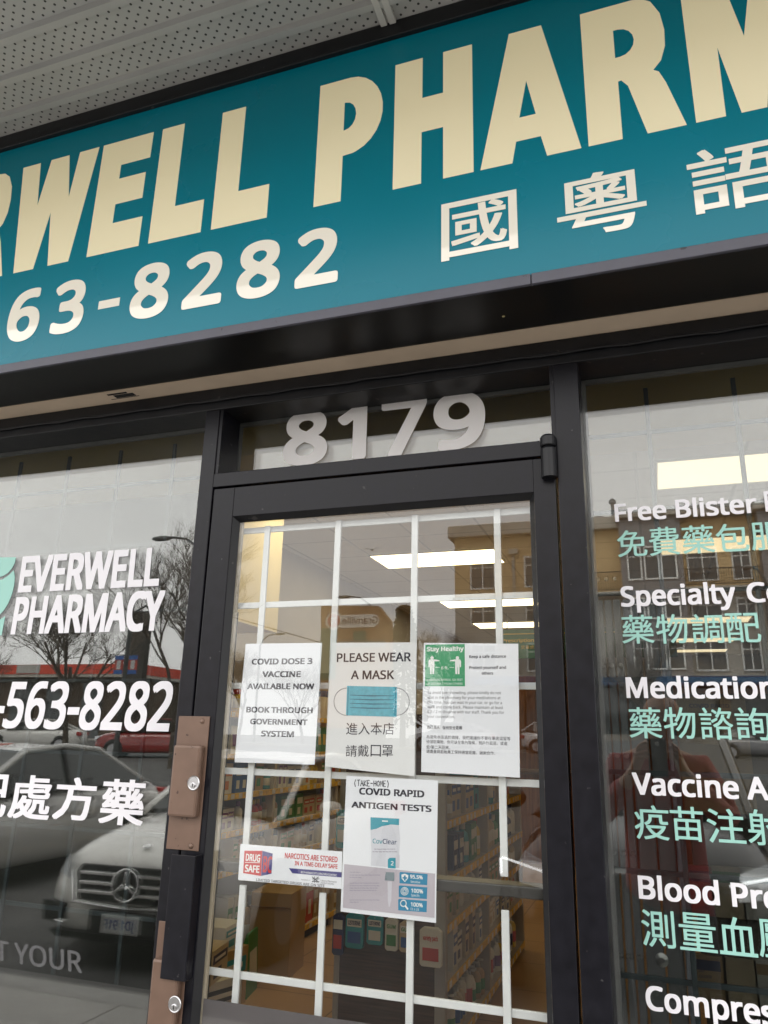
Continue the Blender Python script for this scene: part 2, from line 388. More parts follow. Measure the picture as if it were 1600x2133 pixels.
big['W'] = [[(-1.698, d), (-1.632, d), (-1.615, zz(1.482)), (-1.591, d), (-1.525, d), (-1.501, zz(1.484)), (-1.486, d), (-1.417, d), (-1.464, c), (-1.536, c), (-1.559, zz(1.446)), (-1.588, c), (-1.659, c)]]
def E(x): return [[(x, d), (x+.172, d), (x+.171, 3.052), (x+.073, 3.052), (x+.073, 3.004), (x+.163, 3.004), (x+.163, 2.918), (x+.073, 2.918), (x+.073, 2.855), (x+.172, 2.855), (x+.172, c), (x, c)]]
def Lp(x): return [[(x, d), (x+.072, d), (x+.072, 2.863), (x+.163, 2.863), (x+.163, c), (x, c)]]
big['E'] = E(-1.401); big['L'] = Lp(-1.198); big['L2'] = Lp(-1.004)
def Pq(x):
    o = [(x, c), (x+.073, c), (x+.073, 2.896)] + [(x+.100, 2.898)] + arc(x+.085, 3.018, .092, .121, -75, 90, 12) + [(x, d)]
    i = [(x+.072, 2.974), (x+.072, 3.062)] + arc(x+.075, 3.018, .030, .044, 90, -90, 8)
    return [o, i]
def Rq(x):
    o = [(x, c), (x+.072, c), (x+.072, 2.918), (x+.079, 2.919), (x+.092, 2.900), (x+.1235, c), (x+.202, c), (x+.170, 2.885), (x+.158, 2.918), (x+.147, 2.926)] + \
        [(x+.165, 2.948), (x+.176, 2.985), (x+.178, 3.03), (x+.172, 3.08), (x+.155, 3.12), (x+.135, d-.003), (x+.115, d), (x, d)]
    i = [(x+.070, 2.985), (x+.070, 3.065)] + arc(x+.080, 3.025, .033, .040, 90, -90, 8)
    return [o, i]
big['P'] = Pq(-.711); big['R'] = Rq(-.0465); big['R2'] = Rq(-1.903)
big['H'] = [[(-.503, c), (-.432, c), (-.432, 2.910), (-.378, 2.910), (-.378, c), (-.305, c), (-.305, d), (-.378, d), (-.378, 3.013), (-.431, 3.013), (-.431, d), (-.503, d)]]
big['A'] = [[(-.289, c), (-.215, c), (-.205, 2.818), (-.149, 2.818), (-.137, c), (-.062, c), (-.137, d), (-.214, d)], [(-.196, 2.883), (-.158, 2.883), (-.177, 2.985)]]
big['M'] = [[(.174, c), (.232, c), (.2325, 2.944), (.262, c), (.310, c), (.338, 2.944), (.340, c), (.404, c), (.402, d), (.318, d), (.2865, 2.957), (.256, d), (.172, d)]]
big['E2'] = E(-2.10); big['E3'] = E(-2.53); big['V'] = [[(-2.348, d), (-2.272, d), (-2.232, 2.88), (-2.192, d), (-2.118, d), (-2.196, c), (-2.268, c)]]
big['A2'] = [[(x+.709, z) for x, z in lp] for lp in big['A']]
big['C'] = [arc(.775, 2.95, .115, .192, 38, 322, 24)+arc(.775, 2.95, .045, .112, 322, 38, 20)]
big['Y'] = [[(.86, d), (.942, d), (.985, 3.02), (1.028, d), (1.108, d), (1.022, 2.91), (1.022, c), (.948, c), (.948, 2.91)]]
def letter(mb, loops, y0, y1):
    vs, fs = fill_poly(loops)
    ff = []
    for f in fs:
        a, b, cc = [vs[i] for i in f[:3]]
        nrm = (b-a).cross(cc-a)
        ff.append(f if nrm.y < 0 else f[::-1])
    mb.add([(v.x, y0, v.z) for v in vs], ff)
    for lp in loops:                         # edge thickness
        n = len(lp); mb.add([(x, y0, z) for x, z in lp]+[(x, y1, z) for x, z in lp], [(i, (i+1) % n, (i+1) % n+n, i+n) for i in range(n)])
for k, lp in big.items():
    m = MB(); letter(m, lp, T0, T1); m.build('sign_letter', M_CREAM, sign)
zs = Zoom(0, 450, 2.1918, T0)
def sdig(ch, x0, x1, z0=2.532, z1=2.692, mode='box', bold=.025):
    m = MB(); put_text(m, ch, x0, x1, z0, z1, T0, bold=bold, mode=mode, thick=.0006, res=6); m.build('sign_digit', M_WHITESIGN, sign)
for ch, x0, x1 in (('6', -1.645, -1.532), ('3', -1.488, -1.381), ('8', -1.230, -1.112), ('2', -1.068, -.953), ('8', -.911, -.791), ('2', -.749, -.636)):
    sdig(ch, x0, x1, 2.530 if ch != '2' else 2.535)
for x in (-1.334, -1.905): MB().box(x, T0, 2.583, x+.068, T1, 2.608).build('sign_dash', M_WHITESIGN, sign)
for ch, x0, x1, z0, z1 in (('5', -1.805, -1.69, 2.53, 2.692), ('4', -2.055, -1.935, 2.535, 2.692), ('0', -2.20, -2.085, 2.53, 2.692), ('6', -2.35, -2.235, 2.53, 2.692)): sdig(ch, x0, x1, z0, z1)
for ch, x0, x1, z0, z1 in (('國', -.382, -.208, 2.534, 2.688), ('粵', -.122, .062, 2.532, 2.688), ('語', .146, .330, 2.532, 2.688)):
    m = MB(); put_text(m, ch, x0, x1, z0, z1, T0, bold=.010, mode='box', thick=.0006, res=4); m.build('sign_character', M_WHITESIGN, sign)

# ------------------------------------------------------------------ windows
def pane(name, parent, x0, x1, z0, z1, y0, y1, mat=None): return MB().box(x0, y0, z0, x1, y1, z1).build(name, mat or GLASS, parent)
YG = .098
def window(name, label, x0, x1, z0, z1, gap=.020):
    w = empty(name, (0, 0, 0), 0, label, 'window')
    pane('outer_pane', w, x0, x1, z0, z1, YG, YG+.006); pane('inner_pane', w, x0, x1, z0, z1, YG+gap, YG+gap+.006)
    MB().box(x0, YG+.0065, z0, x0+.010, YG+gap-.0005, z1).box(x1-.010, YG+.0065, z0, x1, YG+gap-.0005, z1).box(x0+.010, YG+.0065, z1-.010, x1-.010, YG+gap-.0005, z1).build('spacer', pbr('spacer_grey', (.2, .2, .2), .5), w)
    return w
wl = window('shop_window', 'large window left of the door lettered EVERWELL PHARMACY with a phone number', -3.1, -1.133, .38, 2.37)
wr = window('shop_window', 'large window right of the door listing services in white English and mint Chinese', -.114, 3.2, .38, 2.37)
wt = window('transom_window', 'narrow pane over the door bearing the house number 8179', -1.0885, -.1715, 2.1785, 2.37)
YV = YG-.0006                                 # vinyl on the outer face
def vinyl(name, par, mat, fn, th=.0004):
    m = MB(); fn(m); m.build(name, mat, par); return m
VT = dict(thick=.0005)
# left window lettering
z7 = Zoom(0, 1050, 3.478, YV); z8 = Zoom(0, 1480, 3.267, YV)
def slanted(mb, z, txt, tl, bl, end, at_top, **kw):
    TL, BL = z.p(*tl), z.p(*bl); e = z.p(*end)
    sh = (TL.x-BL.x)/(TL.z-BL.z); w = (e.x-TL.x) if at_top else (e.x-BL.x)
    return put_text(mb, txt, BL.x, BL.x+w, BL.z, TL.z, z.y, shear=sh, **kw)
vinyl('lettering', wl, M_VINYL, lambda m: slanted(m, z7, 'EVERWELL', (166, 380), (128, 642), (1148, 598), False, bold=.028, **VT))
vinyl('lettering', wl, M_VINYL, lambda m: slanted(m, z7, 'PHARMACY', (121, 675), (76, 945), (1200, 628), True, bold=.028, **VT))
def phone(m):
    slanted(m, z7, '563-8282', (80, 1288), (12, 1620), (1222, 1640), False, bold=.019, **VT)
    slanted(m, z7, '604-', (-560, 1290), (-625, 1600), (10, 1612), False, bold=.019, **VT)
vinyl('lettering', wl, M_VINYL, phone)
def cjk1(m):
    for ch, l, t, r, b in (('配', -235, 428, 52, 722), ('處', 70, 440, 350, 742), ('方', 372, 455, 650, 750), ('藥', 685, 468, 985, 782)): z8.box(m, ch, l, t, r, b, bold=.020, **VT)
vinyl('lettering', wl, M_VINYL, cjk1)
M_ETCH = film_mat('etched_letter_film', (.30, .30, .31), .72)
vinyl('etched_lettering', wl, M_ETCH, lambda m: slanted(m, z8, 'T YOUR', (-35, 1560), (-35, 1700), (565, 1752), False, bold=.016, fit=None))
def logo(m):
    z7.poly(m, [(-170, 388), (116, 385), (108, 425), (88, 465), (58, 500), (20, 522), (-40, 540), (-120, 545)], YV-.0004, YV)
    z7.poly(m, [(-120, 575), (-40, 562), (20, 545), (70, 510), (100, 478), (108, 530), (103, 590), (88, 650), (60, 720), (25, 775), (-30, 830), (-120, 850)], YV-.0004, YV)
    z7.poly(m, [(-90, 870), (-20, 850), (38, 812), (25, 880), (12, 950), (-60, 955)], YV-.0004, YV)
vinyl('leaf_logo', wl, M_VTEAL, logo)
M_FROST = film_mat('frosted_film', (.20, .182, .19), .05)
zf = at(150, 2046, YG).z
MB().box(-3.1, YG+.0266, .38, -1.133, YG+.027, zf).build('frosted_band', M_FROST, wl)
# right window lettering
z6 = Zoom(1150, 700, 3.047, YV); zb = Zoom(1150, 1350, 2.724, YV)
def en(z, txt, tl, bl, end, fit=None):
    def f(m):
        BL = z.p(*bl); put_text(m, txt, BL.x, z.x(end[0], BL.z), BL.z, z.p(*tl).z, YV, bold=.020, fit=fit, **VT)
    vinyl('lettering', wr, M_VINYL, f)
en(z6, 'Free Blister', (397, 1068), (402, 1180), (1306, 0)); en(z6, 'Packaging', (1362, 985), (1357, 1115), (2060, 0))
en(z6, 'Specialty', (448, 1590), (440, 1718), (1172, 0)); en(z6, 'Compounding', (1240, 1566), (1243, 1692), (1362, 0), 'C')
en(zb, 'Medication Review', (420, 165), (424, 283), (1172, 0), 'Medicatio')
en(zb, 'Vaccine Administration', (462, 706), (460, 830), (1066, 0), 'Vaccine')
en(zb, 'Blood Pressure', (492, 1290), (494, 1421), (955, 0), 'Blood')
en(zb, 'Compression Stockings', (540, 1914), (536, 2052), (1188, 0), 'Compre')
def ch(z, items):
    def f(m):
        for c_, l, t, r, b in items: z.box(m, c_, l, t, r, b, bold=.007, **VT)
    vinyl('chinese_lettering', wr, M_VTEAL, f)
ch(z6, (('免', 413, 1232, 602, 1400), ('費', 615, 1212, 808, 1392), ('藥', 825, 1200, 1030, 1380), ('包', 1040, 1190, 1248, 1368), ('服', 1262, 1180, 1470, 1358)))
ch(z6, (('藥', 442, 1770, 645, 1952), ('物', 660, 1766, 862, 1952), ('調', 884, 1764, 1088, 1950), ('配', 1105, 1757, 1322, 1946)))
ch(zb, (('藥', 436, 336, 622, 512), ('物', 633, 336, 816, 515), ('諮', 838, 338, 1027, 520), ('詢', 1041, 338, 1240, 522)))
ch(zb, (('疫', 468, 893, 665, 1087), ('苗', 673, 900, 862, 1095), ('注', 880, 912, 1095, 1108), ('射', 1108, 918, 1310, 1120)))
ch(zb, (('測', 508, 1487, 697, 1698), ('量', 720, 1505, 932, 1720), ('血', 945, 1528, 1160, 1745), ('壓', 1170, 1545, 1390, 1762)))
# number on the transom
def num(m):
    z5 = Zoom(420, 750, 2.0, YV)
    for c_, l, t, r, b in (('8', 343, 216, 526, 436), ('1', 566, 192, 688, 412), ('7', 748, 160, 938, 394), ('9', 966, 136, 1182, 370)): z5.box(m, c_, l, t, r, b, bold=.024, thick=.0006, res=8)
vinyl('house_number', wt, pbr('silver_vinyl', (.80, .78, .77), .5), num)

# security grilles behind the windows
def grille(name, label, mat, xs, zs, y, x0, x1, z0, z1, w=.011):
    g = empty(name, (0, 0, 0), 0, label, 'security grille', 'security bars behind the shop windows')
    for x in xs: MB().box(x-w/2, y, z0, x+w/2, y+.008, z1).build('upright_bar', mat, g, bevel=.0015)
    for z in zs: MB().box(x0, y+.0085, z-w/2, x1, y+.016, z+w/2).build('cross_bar', mat, g, bevel=.0015)
YGR = .19
lx = [at(359, 970, YGR).x-.204*i for i in range(10)]; lz = [at(269, 1006, YGR).z-.204*i for i in range(8)]
grille('window_grille', 'grey grid of security bars behind the left shop window', M_GREYBAR, lx, lz, YGR, -3.09, -1.14, .4, 2.37)
rx = [at(1352, 900, YGR).x+.204*i for i in range(15)]
grille('window_grille', 'grey grid of security bars behind the right shop window', M_GREYBAR, rx, lz, YGR, -.11, 3.1, .4, 2.37)

# ------------------------------------------------------------------ door
door = empty('shop_door', (0, 0, 0), 0, 'black aluminium glass door with white grid bars and taped paper notices', 'door')
MB().box(-1.083, 0, .015, -1.020, .044, 2.134).build('stile', M_FRAME, door, bevel=.0018)
MB().box(-.227, 0, .015, -.177, .044, 2.134).build('stile', M_FRAME, door, bevel=.0018)
MB().box(-1.0198, 0.0003, 2.052, -.2272, .0438, 2.1337).build('top_rail', M_FRAME, door, bevel=.0012)
MB().box(-1.0198, 0.0003, .015, -.2272, .0438, .25).build('bottom_rail', M_FRAME, door, bevel=.0012)
m = MB(); xo0, xo1, zo0, zo1, wd = -1.0198, -.2272, .25, 2.052, .013
o_ = [(xo0, .002, zo0), (xo1, .002, zo0), (xo1, .002, zo1), (xo0, .002, zo1)]
i_ = [(xo0+wd, .0195, zo0+wd), (xo1-wd, .0195, zo0+wd), (xo1-wd, .0195, zo1-wd), (xo0+wd, .0195, zo1-wd)]
m.add(o_+i_, [(0, 1, 5, 4), (1, 2, 6, 5), (2, 3, 7, 6), (3, 0, 4, 7)]); m.build('glazing_stop', M_HEAD, door)
MB().box(-1.0195, .0268, .25, -1.003, .036, 2.05).build('inner_stop', pbr('beige_stop', (.50, .43, .33), .6), door)
pane('door_glass', door, -1.018, -.229, .252, 2.050, .020, .026, DGLASS)
zfd = at(560, 2103, .02).z
MB().box(-1.006, .0264, .26, -.24, .0268, zfd).build('frosted_band', M_FROST, door)
YB = .050
zr = [2.0250, 1.8220, 1.6170, 1.4120, .9750, .771, .567, .363]
zb1 = at(912, 1831, .04).z; zb0 = at(912, 1856, .04).z
for x in (-.938, -.7345, -.5285, -.323):
    MB().box(x-.0082, YB-.005, zb1+.014, x+.0082, YB+.002, 2.033).build('upright_bar', M_WHITEBAR, door, bevel=.0015)
    MB().box(x-.0082, YB-.005, .262, x+.0082, YB+.002, zb0-.026).build('upright_bar', M_WHITEBAR, door, bevel=.0015)
for z in zr: MB().box(-1.018, YB+.0025, z-.0078, -.229, YB+.010, z+.0078).build('cross_bar', M_WHITEBAR, door, bevel=.0015)
MB().box(-1.018, .038, zb0, -.229, .095, zb1).build('push_bar', pbr('dark_bronze_bar', (.035, .033, .030), .4), door, bevel=.003)
# lock hardware
zl = Zoom(300, 1450, 3.123, -.004)
def pl(z, a, b, c_, d_): return z.p(a, b), z.p(c_, d_)
lp = empty('unused')
bpy.data.objects.remove(lp)
def lock(parent, x0, x1, z0, z1, bx0, bx1, bz0, bz1, cx, cz):
    p = MB().box(x0, -.0035, z0, x1, -.0005, z1).build('lock_plate', M_BRONZE, parent, bevel=.0012)
    b = MB().box(bx0, -.024, bz0, bx1, -.0036, bz1).build('lock_box', M_BRONZE, p, bevel=.006)
    k = MB(); Mx = Matrix.Translation((cx, -.0245, cz)) @ Matrix.Rotation(rad(90), 4, 'X')
    k.use(M_STEEL).lathe([(.0165, 0), (.0165, .002), (.0150, .0032), (.0135, .0026), (.0, .0026)], 28, Mx)
    k.use(M_STEEL).lathe([(.0062, .0026), (.0062, .0046), (.0050, .0052), (.0, .0052)], 18, Matrix.Translation((cx+.000, -.0245, cz-.005)) @ Matrix.Rotation(rad(90), 4, 'X'))
    k.use(pbr('keyway_black', (.01, .01, .01), .8)).box(cx-.0009, -.0302, cz-.0092, cx+.0009, -.0296, cz-.0016)
    k.build('lock_cylinder', None, p, smooth=False)
    return p
p1 = lock(door, -1.123, -1.034, 1.234, 1.5395, -1.1165, -1.0395, 1.308, 1.4715, zl.p(330, 562).x*.99, zl.p(330, 562).z)
for a, b in ((378, 163), (305, 975)):
    q = zl.p(a, b); MB().lathe([(.0062, 0), (.0055, .002), (.002, .0032), (0, .0033)], 14, Matrix.Translation((q.x, -.0036, q.z)) @ Matrix.Rotation(rad(90), 4, 'X')).build('rivet', M_BRONZE, p1, smooth=True)
q = zl.p(210, 1982)
lock(door, -1.123, -1.040, .80, 1.080, -1.117, -1.046, .81, 1.008, q.x*.99, q.z)
MB().box(-1.0885, -.030, .972, -1.0235, -.0265, 1.2275).box(-1.0275, -.0265, .972, -1.0235, -.0005, 1.2275).build('latch_guard', M_FRAME, door, bevel=.0012)
m = MB().lathe([(.0185, 0), (.0185, .068), (.014, .074)], 20, Matrix.Translation((-.1885, -.012, 2.080))).lathe([(.0165, .076), (.0185, .078), (.0185, .098), (.013, .104)], 20, Matrix.Translation((-.1885, -.012, 2.080)))
m.build('pivot_hinge', M_HEAD, door, smooth=False)
# ================================================================== PAPER NOTICES taped inside the door glass
YP = .0275
def sheet(name, label, corners, mat, curl=.0012):
    p = [at(a, b, YP) for a, b in corners]                      # tl, tr, br, bl in photo pixels
    n = 10; m = MB(); vs = []
    for k in range(2):
        for j in range(n+1):
            for i in range(n+1):
                u, v = i/n, j/n
                q = p[0]*(1-u)*(1-v)+p[1]*u*(1-v)+p[2]*u*v+p[3]*(1-u)*v
                cc = curl*(max(0, v-.75)/.25)**2*(.3+.7*abs(2*u-1))
                vs.append((q.x, YP+.0002+k*.00015+cc, q.z))
    N = (n+1)**2; fs = []
    for j in range(n):
        for i in range(n):
            a = j*(n+1)+i; fs.append((a, a+n+1, a+n+2, a+1)); b = a+N; fs.append((b, b+1, b+n+2, b+n+1))
    for i in range(n):
        fs.append((i, i+1, i+1+N, i+N)); a = n*(n+1)+i; fs.append((a, a+N, a+N+1, a+1))
        a = i*(n+1); fs.append((a, a+N, a+N+n+1, a+n+1)); a += n; fs.append((a, a+n+1, a+N+n+1, a+N))
    root = empty(name, (0, 0, 0), 0, label, 'notice', 'notices taped inside the door glass')
    m.add(vs, fs); m.build('paper', mat, root)
    return root
YI = YP-.0002
def ink(parent, mat, fn, name='printing'): m = MB(); fn(m); return m.build(name, mat, parent)
zA = Zoom(460, 1300, 3.636, YI); zC = Zoom(860, 1300, 5.333, YI); zD = Zoom(460, 1580, 3.333, YI)
n1 = sheet('paper_notice', 'white sheet reading COVID DOSE 3 VACCINE AVAILABLE NOW, leftmost of the three upper notices', [(512, 1341), (671, 1339), (655, 1593), (488, 1588)], M_PAPER)
def f(m):
    for t, l, r, a, b in (('COVID DOSE 3', 233, 693, 263, 307), ('VACCINE', 313, 605, 358, 402), ('AVAILABLE NOW', 200, 707, 450, 493), ('BOOK THROUGH', 192, 695, 626, 669), ('GOVERNMENT', 221, 655, 716, 758), ('SYSTEM', 304, 553, 807, 850)):
        ink(n1, M_INK, lambda m: zA.line(m, t, l, r, a, b, bold=.027), 'heading')
f(None)
n2 = sheet('paper_notice', 'white sheet reading PLEASE WEAR A MASK with a picture of a blue face mask', [(691, 1339), (868, 1338), (863, 1617), (677, 1597)], M_PAPER2)
ink(n2, M_INK, lambda m: zA.line(m, 'PLEASE WEAR', 878, 1440, 222, 288, bold=.016), 'heading')
ink(n2, M_INK, lambda m: zA.line(m, 'A MASK', 985, 1312, 352, 418, bold=.016), 'heading')
def f(m):
    for i, c_ in enumerate('進入本店'): zA.box(m, c_, 950+i*92.5, 748, 1036+i*92.5, 838)
ink(n2, M_INK, f, 'chinese_text')
def f(m):
    for i, c_ in enumerate('請戴口罩'): zA.box(m, c_, 946+i*91.5+(6 if i == 2 else 0), 916, 1030+i*91.5, 1004)
ink(n2, M_INK, f, 'chinese_text')
M_MASK = pbr('mask_blue_print', (.105, .43, .56), .7, noise=(120, .12))
ink(n2, M_MASK, lambda m: (zA.poly(m, [(957, 468), (1336, 476), (1332, 703), (948, 692)], YI, YI+.0001)), 'mask_picture')
def f(m):
    for z_ in (536, 566, 598, 630): zA.poly(m, [(978, z_), (1312, z_+5), (1312, z_+9), (1140, z_+13), (978, z_+4)], YI-.0001, YI-.00005)
    for x_ in (963, 1322): zA.poly(m, [(x_, 476), (x_+5, 476), (x_, 694), (x_-5, 694)], YI-.0001, YI-.00005)
ink(n2, pbr('mask_dark_fold', (.03, .17, .26), .7), f, 'mask_folds')
for cx, a0, a1 in ((955, 90, 270), (1330, -90, 90)):
    pts = []
    for i in range(17):
        t = rad(a0+(a1-a0)*i/16); q = zA.p(cx+98*math.cos(t), 588-104*math.sin(t)); pts.append((q.x, YI, q.z))
    ink(n2, pbr('grey_loop_print', (.33, .33, .36), .7), lambda m: m.tube(pts, .0009, 5), 'mask_loop')
n3 = sheet('paper_notice', 'white sheet with green Stay Healthy square and small print in English and Chinese', [(883, 1339), (1079.6, 1341), (1083, 1620), (877, 1608)], M_PAPER)
ink(n3, pbr('green_print', (.045, .33, .15), .6), lambda m: zC.rect(m, 136, 229, 580, 690, YI, YI+.0001), 'green_square')
M_PW = pbr('white_print', (.82, .84, .84), .7)
zC2 = Zoom(860, 1300, 5.333, YI-.0001)
def man(m, cx, s):
    def e(a): return cx+s*a
    q = [zC2.p(cx+19*math.cos(rad(i*24)), 376+19*math.sin(rad(i*24))) for i in range(15)]
    m.prism([(p.x, p.z) for p in q], YI-.0002, YI-.0001)
    for pts in ([(e(-28), 392), (e(28), 392), (e(82), 402), (e(82), 412), (e(26), 414), (e(26), 470), (e(22), 556), (e(4), 556), (e(2), 480), (e(-2), 480), (e(-4), 556), (e(-22), 556), (e(-24), 440), (e(-28), 480), (e(-40), 478), (e(-40), 410)],):
        zC2.poly(m, pts, YI-.0002, YI-.0001)
def f(m):
    zC2.line(m, 'Stay Healthy', 156, 566, 254, 303, bold=.025); man(m, 214, 1); man(m, 496, -1)
    zC2.line(m, '6 ft.', 316, 396, 470, 503, bold=.01); zC2.line(m, 'MAINTAIN APPROX. SIX FEET', 156, 554, 608, 632); zC2.line(m, 'OF DISTANCE FROM OTHERS', 154, 553, 651, 674)
    zC2.rect(m, 250, 480, 300, 484, YI-.0002, YI-.0001); zC2.rect(m, 410, 480, 460, 484, YI-.0002, YI-.0001)
ink(n3, M_PW, f, 'white_text')
def f(m):
    for t, l, r, a, b in (('Keep a safe distance', 627, 1037, 346, 378), ('Protect yourself and', 627, 1037, 468, 500), ('others', 765, 893, 530, 562)): ink(n3, M_GREYINK, lambda mm: zC.line(mm, t, l, r, a, b, bold=.02), 'bold_text')
    for i, c_ in enumerate('為己為人'): zC.box(m, c_, 157+i*36, 1127, 190+i*36, 1164, bold=.012)
    for i, c_ in enumerate('保持安全距離'): zC.box(m, c_, 330+i*37, 1132, 364+i*37, 1172, bold=.012)
ink(n3, M_GREYINK, f, 'bold_text')
def f(m):
    for t, r, b in (('To avoid over-crowding, please kindly do not', 980, 775), ('wait in the pharmacy for your medications at', 975, 830), ('this time. You can wait in your car, or go for a', 990, 883), ('walk and come back. Please maintain at least', 1003, 935), ('6 ft / 2 m distance with our staff. Thank you for', 1015, 987), ('your cooperation.', 468, 1040)):
        zC.line(m, t, 163, r, b-30, b, res=2)
ink(n3, M_GREYINK, f, 'small_print')
def f(m):
    for t, r, b in (('為避免本店過於擠擁，我們建議你不要在藥房逗留等', 1085, 1278), ('待領取藥物。你可以在車內等候，到戶外逛逛，或遲', 1050, 1332), ('些/第二天回來。', 415, 1384), ('請盡量與前枱員工保持適當距離，謝謝合作。', 915, 1440)):
        zC.box(m, t, 152, b-36, r, b+6, res=1)
ink(n3, M_GREYINK, f, 'chinese_print')
n4 = sheet('paper_notice', 'white sheet reading COVID RAPID ANTIGEN TESTS with a printed test pouch, below the upper notices', [(721.6, 1616), (912.5, 1626), (908, 1923), (709, 1899)], M_PAPER)
def f(m):
    ink(n4, M_INK, lambda mm: zD.line(mm, 'ANTIGEN TESTS', 906, 1463, 298, 341, bold=.028), 'heading'); zD.line(m, 'COVID RAPID', 960, 1413, 202, 249, bold=.028)
ink(n4, M_INK, f, 'heading')
def f(m):                                    # handwriting: (TAKE-HOME)
    st = {'(': [[(.6, 1.1), (.2, .5), (.5, -.15)]], 'T': [[(0, 1), (1, 1.05)], [(.5, 1), (.45, 0)]], 'A': [[(0, 0), (.5, 1), (1, 0)], [(.2, .4), (.85, .45)]], 'K': [[(.1, 1), (.1, 0)], [(.9, 1), (.1, .45), (1, 0)]],
          'E': [[(.9, 1), (.1, 1), (.1, 0), (.9, 0)], [(.1, .5), (.7, .52)]], '-': [[(.1, .5), (.9, .5)]], 'H': [[(.1, 1), (.1, 0)], [(.9, 1), (.9, 0)], [(.1, .5), (.9, .5)]],
          'O': [[(.5, 1), (.1, .7), (.1, .25), (.5, 0), (.9, .3), (.9, .75), (.5, 1)]], 'M': [[(0, 0), (.15, 1), (.5, .35), (.85, 1), (1, 0)]], ')': [[(.3, 1.1), (.7, .5), (.4, -.15)]]}
    x_ = 925
    for i, c_ in enumerate('(TAKE-HOME)'):
        w = 19
        for s_ in st[c_]:
            pts = []
            for a, b in s_:
                q = zD.p(x_+a*w, 190+i*.6-b*40); pts.append((q.x, YI, q.z))
            m.tube(pts, .0009, 4)
        x_ += 22.6
ink(n4, M_INK, f, 'handwriting')
zE = Zoom(460, 1580, 3.333, YI-.0001); zG = Zoom(460, 1580, 3.333, YI-.00025)
ink(n4, pbr('lavender_print', (.50, .46, .52), .7), lambda m: zD.poly(m, [(857, 733), (1488, 800), (1483, 1106), (848, 1036)], YI, YI+.0001), 'lower_panel')
ink(n4, pbr('pouch_print', (.66, .67, .74), .7, noise=(30, .05)), lambda m: zD.poly(m, [(1038, 408), (1242, 418), (1236, 470), (1246, 560), (1238, 668), (1222, 760), (1042, 744), (1046, 640), (1040, 520)], YI, YI+.0001), 'pouch_picture')
def f(m):
    zE.poly(m, [(1040, 408), (1238, 418), (1237, 463), (1180, 458), (1120, 470), (1080, 488), (1040, 496)], YI-.0002, YI-.0001)
ink(n4, pbr('teal_print', (.02, .30, .40), .7), f, 'pouch_header')
def f(m):
    for a, b, c_, d_ in ((1241, 788, 1436, 876), (1236, 881, 1434, 972), (1232, 975, 1432, 1064)): ink(n4, pbr('badge_blue_print', (.012, .22, .40), .7), lambda mm: zE.poly(mm, [(a+6, b), (c_, b+14), (c_-3, d_+4), (a, d_-10), (a, b+6)], YI-.0002, YI-.0001), 'badge')
f(None)
def f(m):
    for t, l, r, a, b in (('95.5%', 1314, 1402, 806, 832), ('100%', 1322, 1404, 902, 930), ('100%', 1319, 1402, 998, 1026)): ink(n4, M_PW, lambda mm: zG.line(mm, t, l, r, a, b, bold=.02), 'badge_figure')
    for t, l, r, a, b in (('Sensitive', 1318, 1384, 846, 862), ('Specific', 1322, 1382, 940, 956), ('Ct ≤ 33', 1318, 1376, 1036, 1052)): zG.line(m, t, l, r, a, b)
    ink(n4, pbr('teal_print', (.02, .30, .40)), lambda mm: zE.poly(mm, [(1172, 690), (1214, 690), (1214, 764), (1160, 760), (1160, 702)], YI-.0002, YI-.0001), 'number_tab'); ink(n4, M_PW, lambda mm: zG.line(mm, '2', 1180, 1200, 712, 742, bold=.02), 'tab_number')
    zG.poly(m, [(1254, 806), (1278, 800), (1302, 810), (1300, 832), (1278, 858), (1256, 834)], YI-.0003, YI-.00025)
    for rr in (26, 18, 10):
        pts = [(q.x, YI-.0003, q.z) for q in (zG.p(1276+rr*math.cos(rad(30*i)), 922+rr*1.05*math.sin(rad(30*i))) for i in range(13))]; m.tube(pts, .0007, 4)
    pts = [(q.x, YI-.0003, q.z) for q in (zG.p(1268+20*math.cos(rad(30*i)), 1006+22*math.sin(rad(30*i))) for i in range(13))]; m.tube(pts, .0012, 4)
    a = zG.p(1282, 1024); b = zG.p(1300, 1048); m.tube([(a.x, YI-.0003, a.z), (b.x, YI-.0003, b.z)], .0018, 5)
    ink(n4, M_PW, lambda mm: zG.poly(mm, [(1120, 430), (1160, 432), (1160, 440), (1120, 438)], YI-.0003, YI-.00025), 'hang_slot')
ink(n4, M_PW, f, 'badge_text')
ink(n4, pbr('badge_blue_print', (.012, .22, .40)), lambda m: (zG.poly(m, [(1272, 812), (1284, 812), (1284, 848), (1272, 848)], YI-.00045, YI-.0004), zG.poly(m, [(1262, 823), (1294, 825), (1294, 836), (1262, 834)], YI-.00042, YI-.00038)), 'badge_cross')
ink(n4, pbr('teal_ink', (.015, .28, .36), .7), lambda m: zE.line(m, 'Cov', 1054, 1122, 556, 588, bold=.01), 'pouch_name')
ink(n4, pbr('navy_ink', (.02, .04, .12), .7), lambda m: zE.line(m, 'Clear', 1124, 1221, 558, 592, bold=.01), 'pouch_name')
def f(m):
    for part in (((1066, 1210, 632), (1054, 1224, 650)), ((895, 970, 792), (895, 1105, 812), (895, 975, 828), (895, 1100, 868), (895, 1105, 886), (895, 1090, 902), (895, 1080, 918), (895, 1105, 985), (895, 960, 1000))):
        def fq(m):
            for l, r, y_ in part:
                rr = random.Random(y_); x_ = l
                while x_ < r: w = rr.uniform(8, 26); zE.rect(m, x_, y_-6, min(r, x_+w), y_, YI-.0002, YI-.0001); x_ += w+4
        ink(n4, pbr('faint_ink', (.36, .34, .42), .7), fq, 'small_print')
f(None)
def f(m):
    zE.poly(m, [(1146, 788), (1206, 792), (1204, 852), (1138, 846)], YI-.0002, YI-.0001)
